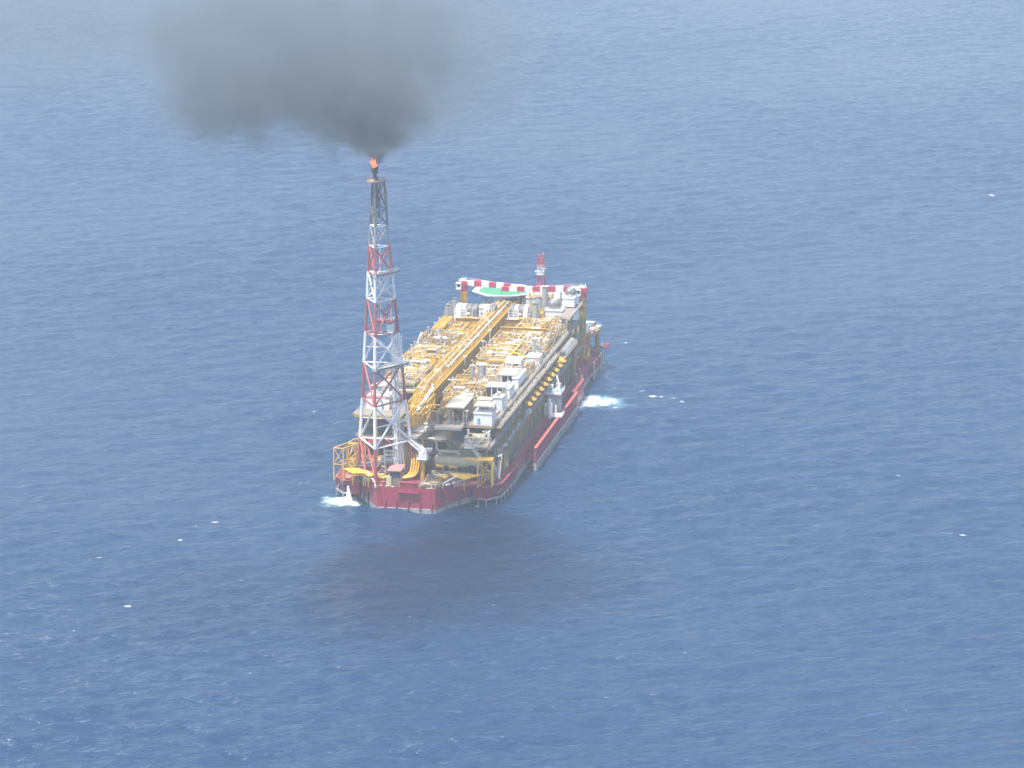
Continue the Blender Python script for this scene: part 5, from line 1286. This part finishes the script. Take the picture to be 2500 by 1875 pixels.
    ml = N.new('ShaderNodeMath'); ml.operation = 'MULTIPLY'; L.new(prev, ml.inputs[0]); L.new(dm.outputs['Result'], ml.inputs[1])
    pv = N.new('ShaderNodeVolumePrincipled')
    pv.inputs['Color'].default_value = SMOKE_COL
    pv.inputs['Anisotropy'].default_value = 0.0
    L.new(ml.outputs[0], pv.inputs['Density'])
    L.new(pv.outputs[0], out.inputs['Volume'])
    try: m.cycles.volume_step_rate = 0.3
    except Exception: pass
    o = b.build('smoke', m)
    tag(o, 'dark grey smoke billowing up and left from the flare flame', 'smoke', kind='stuff')
SMOKE_COL = (0.30, 0.36, 0.41, 1)
SMOKE = [((-12.4, 12.5, 132.4), (4.8, 5.0, 5.4), 0.60),
         ((-10.6, 3, 138.6), (8.2, 14, 7.2), 0.30),
         ((-4.8, -30, 149.5), (16, 20, 11), 0.12),
         ((1.4, -66.0, 163.2), (27, 39, 16), 0.0688),
         ((5.2, -122.0, 183.7), (38, 68.4, 22), 0.0305),
         ((-13.8, -122.0, 172.7), (24, 62.7, 13), 0.0360),
         ((-28.8, -130.0, 173.7), (21, 62.7, 14.5), 0.0305),
         ((-13.8, -148.0, 196.7), (46, 79.8, 30), 0.0255),
         ((22.2, -130.0, 194.7), (38, 72.2, 28), 0.0255),
         ((45.2, -130.0, 190.7), (36, 64.6, 32), 0.0094),
         ((-68.8, -175.0, 204.7), (58, 72.2, 26), 0.0078),
         ((16.9, -72.0, 161.2), (22, 31.2, 13), 0.0194)]
smoke()

# ------------------------------------------------------------------ haze, light, camera
def haze():
    b = B(); b.box(-13500, 13500, -13500, 13500, -6.0, 337.0)
    m, N, L = new_mat('sea haze'); N.remove(N['Principled BSDF'])
    pv = N.new('ShaderNodeVolumePrincipled')
    pv.inputs['Color'].default_value = (0.82, 0.93, 1.0, 1)
    pv.inputs['Density'].default_value = HAZE
    pv.inputs['Anisotropy'].default_value = 0.2
    L.new(pv.outputs[0], N['Material Output'].inputs['Volume'])
    o = b.build('haze', m); tag(o, 'pale sea haze', 'haze', kind='stuff')
HAZE = 0.00018
haze()

SUN_EL, SUN_AZ = R(72), R(212)   # azimuth clockwise from +Y: light comes from behind the camera, to its left
sd = Vector((math.sin(SUN_AZ)*math.cos(SUN_EL), math.cos(SUN_AZ)*math.cos(SUN_EL), math.sin(SUN_EL)))
sun = bpy.data.lights.new('sun', 'SUN'); sun.energy = 4.2; sun.angle = R(0.5); sun.color = (1.0, 0.95, 0.88)
so = bpy.data.objects.new('sun', sun); COL.objects.link(so); so.location = sd*500
so.rotation_euler = sd.to_track_quat('Z', 'Y').to_euler()
w = bpy.data.worlds.new('World'); scn.world = w; w.use_nodes = True
N, L = w.node_tree.nodes, w.node_tree.links
sky = N.new('ShaderNodeTexSky'); sky.sky_type = 'NISHITA'; sky.sun_disc = False
sky.sun_elevation = SUN_EL; sky.sun_rotation = SUN_AZ
sky.air_density = 1.0; sky.dust_density = 1.6; sky.ozone_density = 0.65
L.new(sky.outputs[0], N['Background'].inputs['Color']); N['Background'].inputs['Strength'].default_value = 0.15

cam = bpy.data.cameras.new('camera'); co = bpy.data.objects.new('camera', cam); COL.objects.link(co)
Pt, Aa = R(13.5), R(11.0)
d = Vector((-math.sin(Aa)*math.cos(Pt), math.cos(Aa)*math.cos(Pt), -math.sin(Pt)))
rr = Vector((math.cos(Aa), math.sin(Aa), 0)); uu = rr.cross(d)
co.matrix_world = Matrix(((rr.x, uu.x, -d.x, 261.922), (rr.y, uu.y, -d.y, -1142.688), (rr.z, uu.z, -d.z, 330.0), (0,0,0,1)))
cam.sensor_width = 36; cam.lens = 8000/2500*36; cam.clip_start = 1; cam.clip_end = 40000
scn.camera = co
scn.view_settings.view_transform = 'Standard'; scn.view_settings.look = 'None'
scn.view_settings.exposure = 1.06; scn.view_settings.gamma = 1.0
try:
    scn.cycles.volume_bounces = 0; scn.cycles.max_bounces = 5; scn.cycles.use_adaptive_sampling = True; scn.cycles.adaptive_threshold = 0.02; scn.cycles.transparent_max_bounces = 12
    scn.cycles.use_denoising = True
except Exception: pass
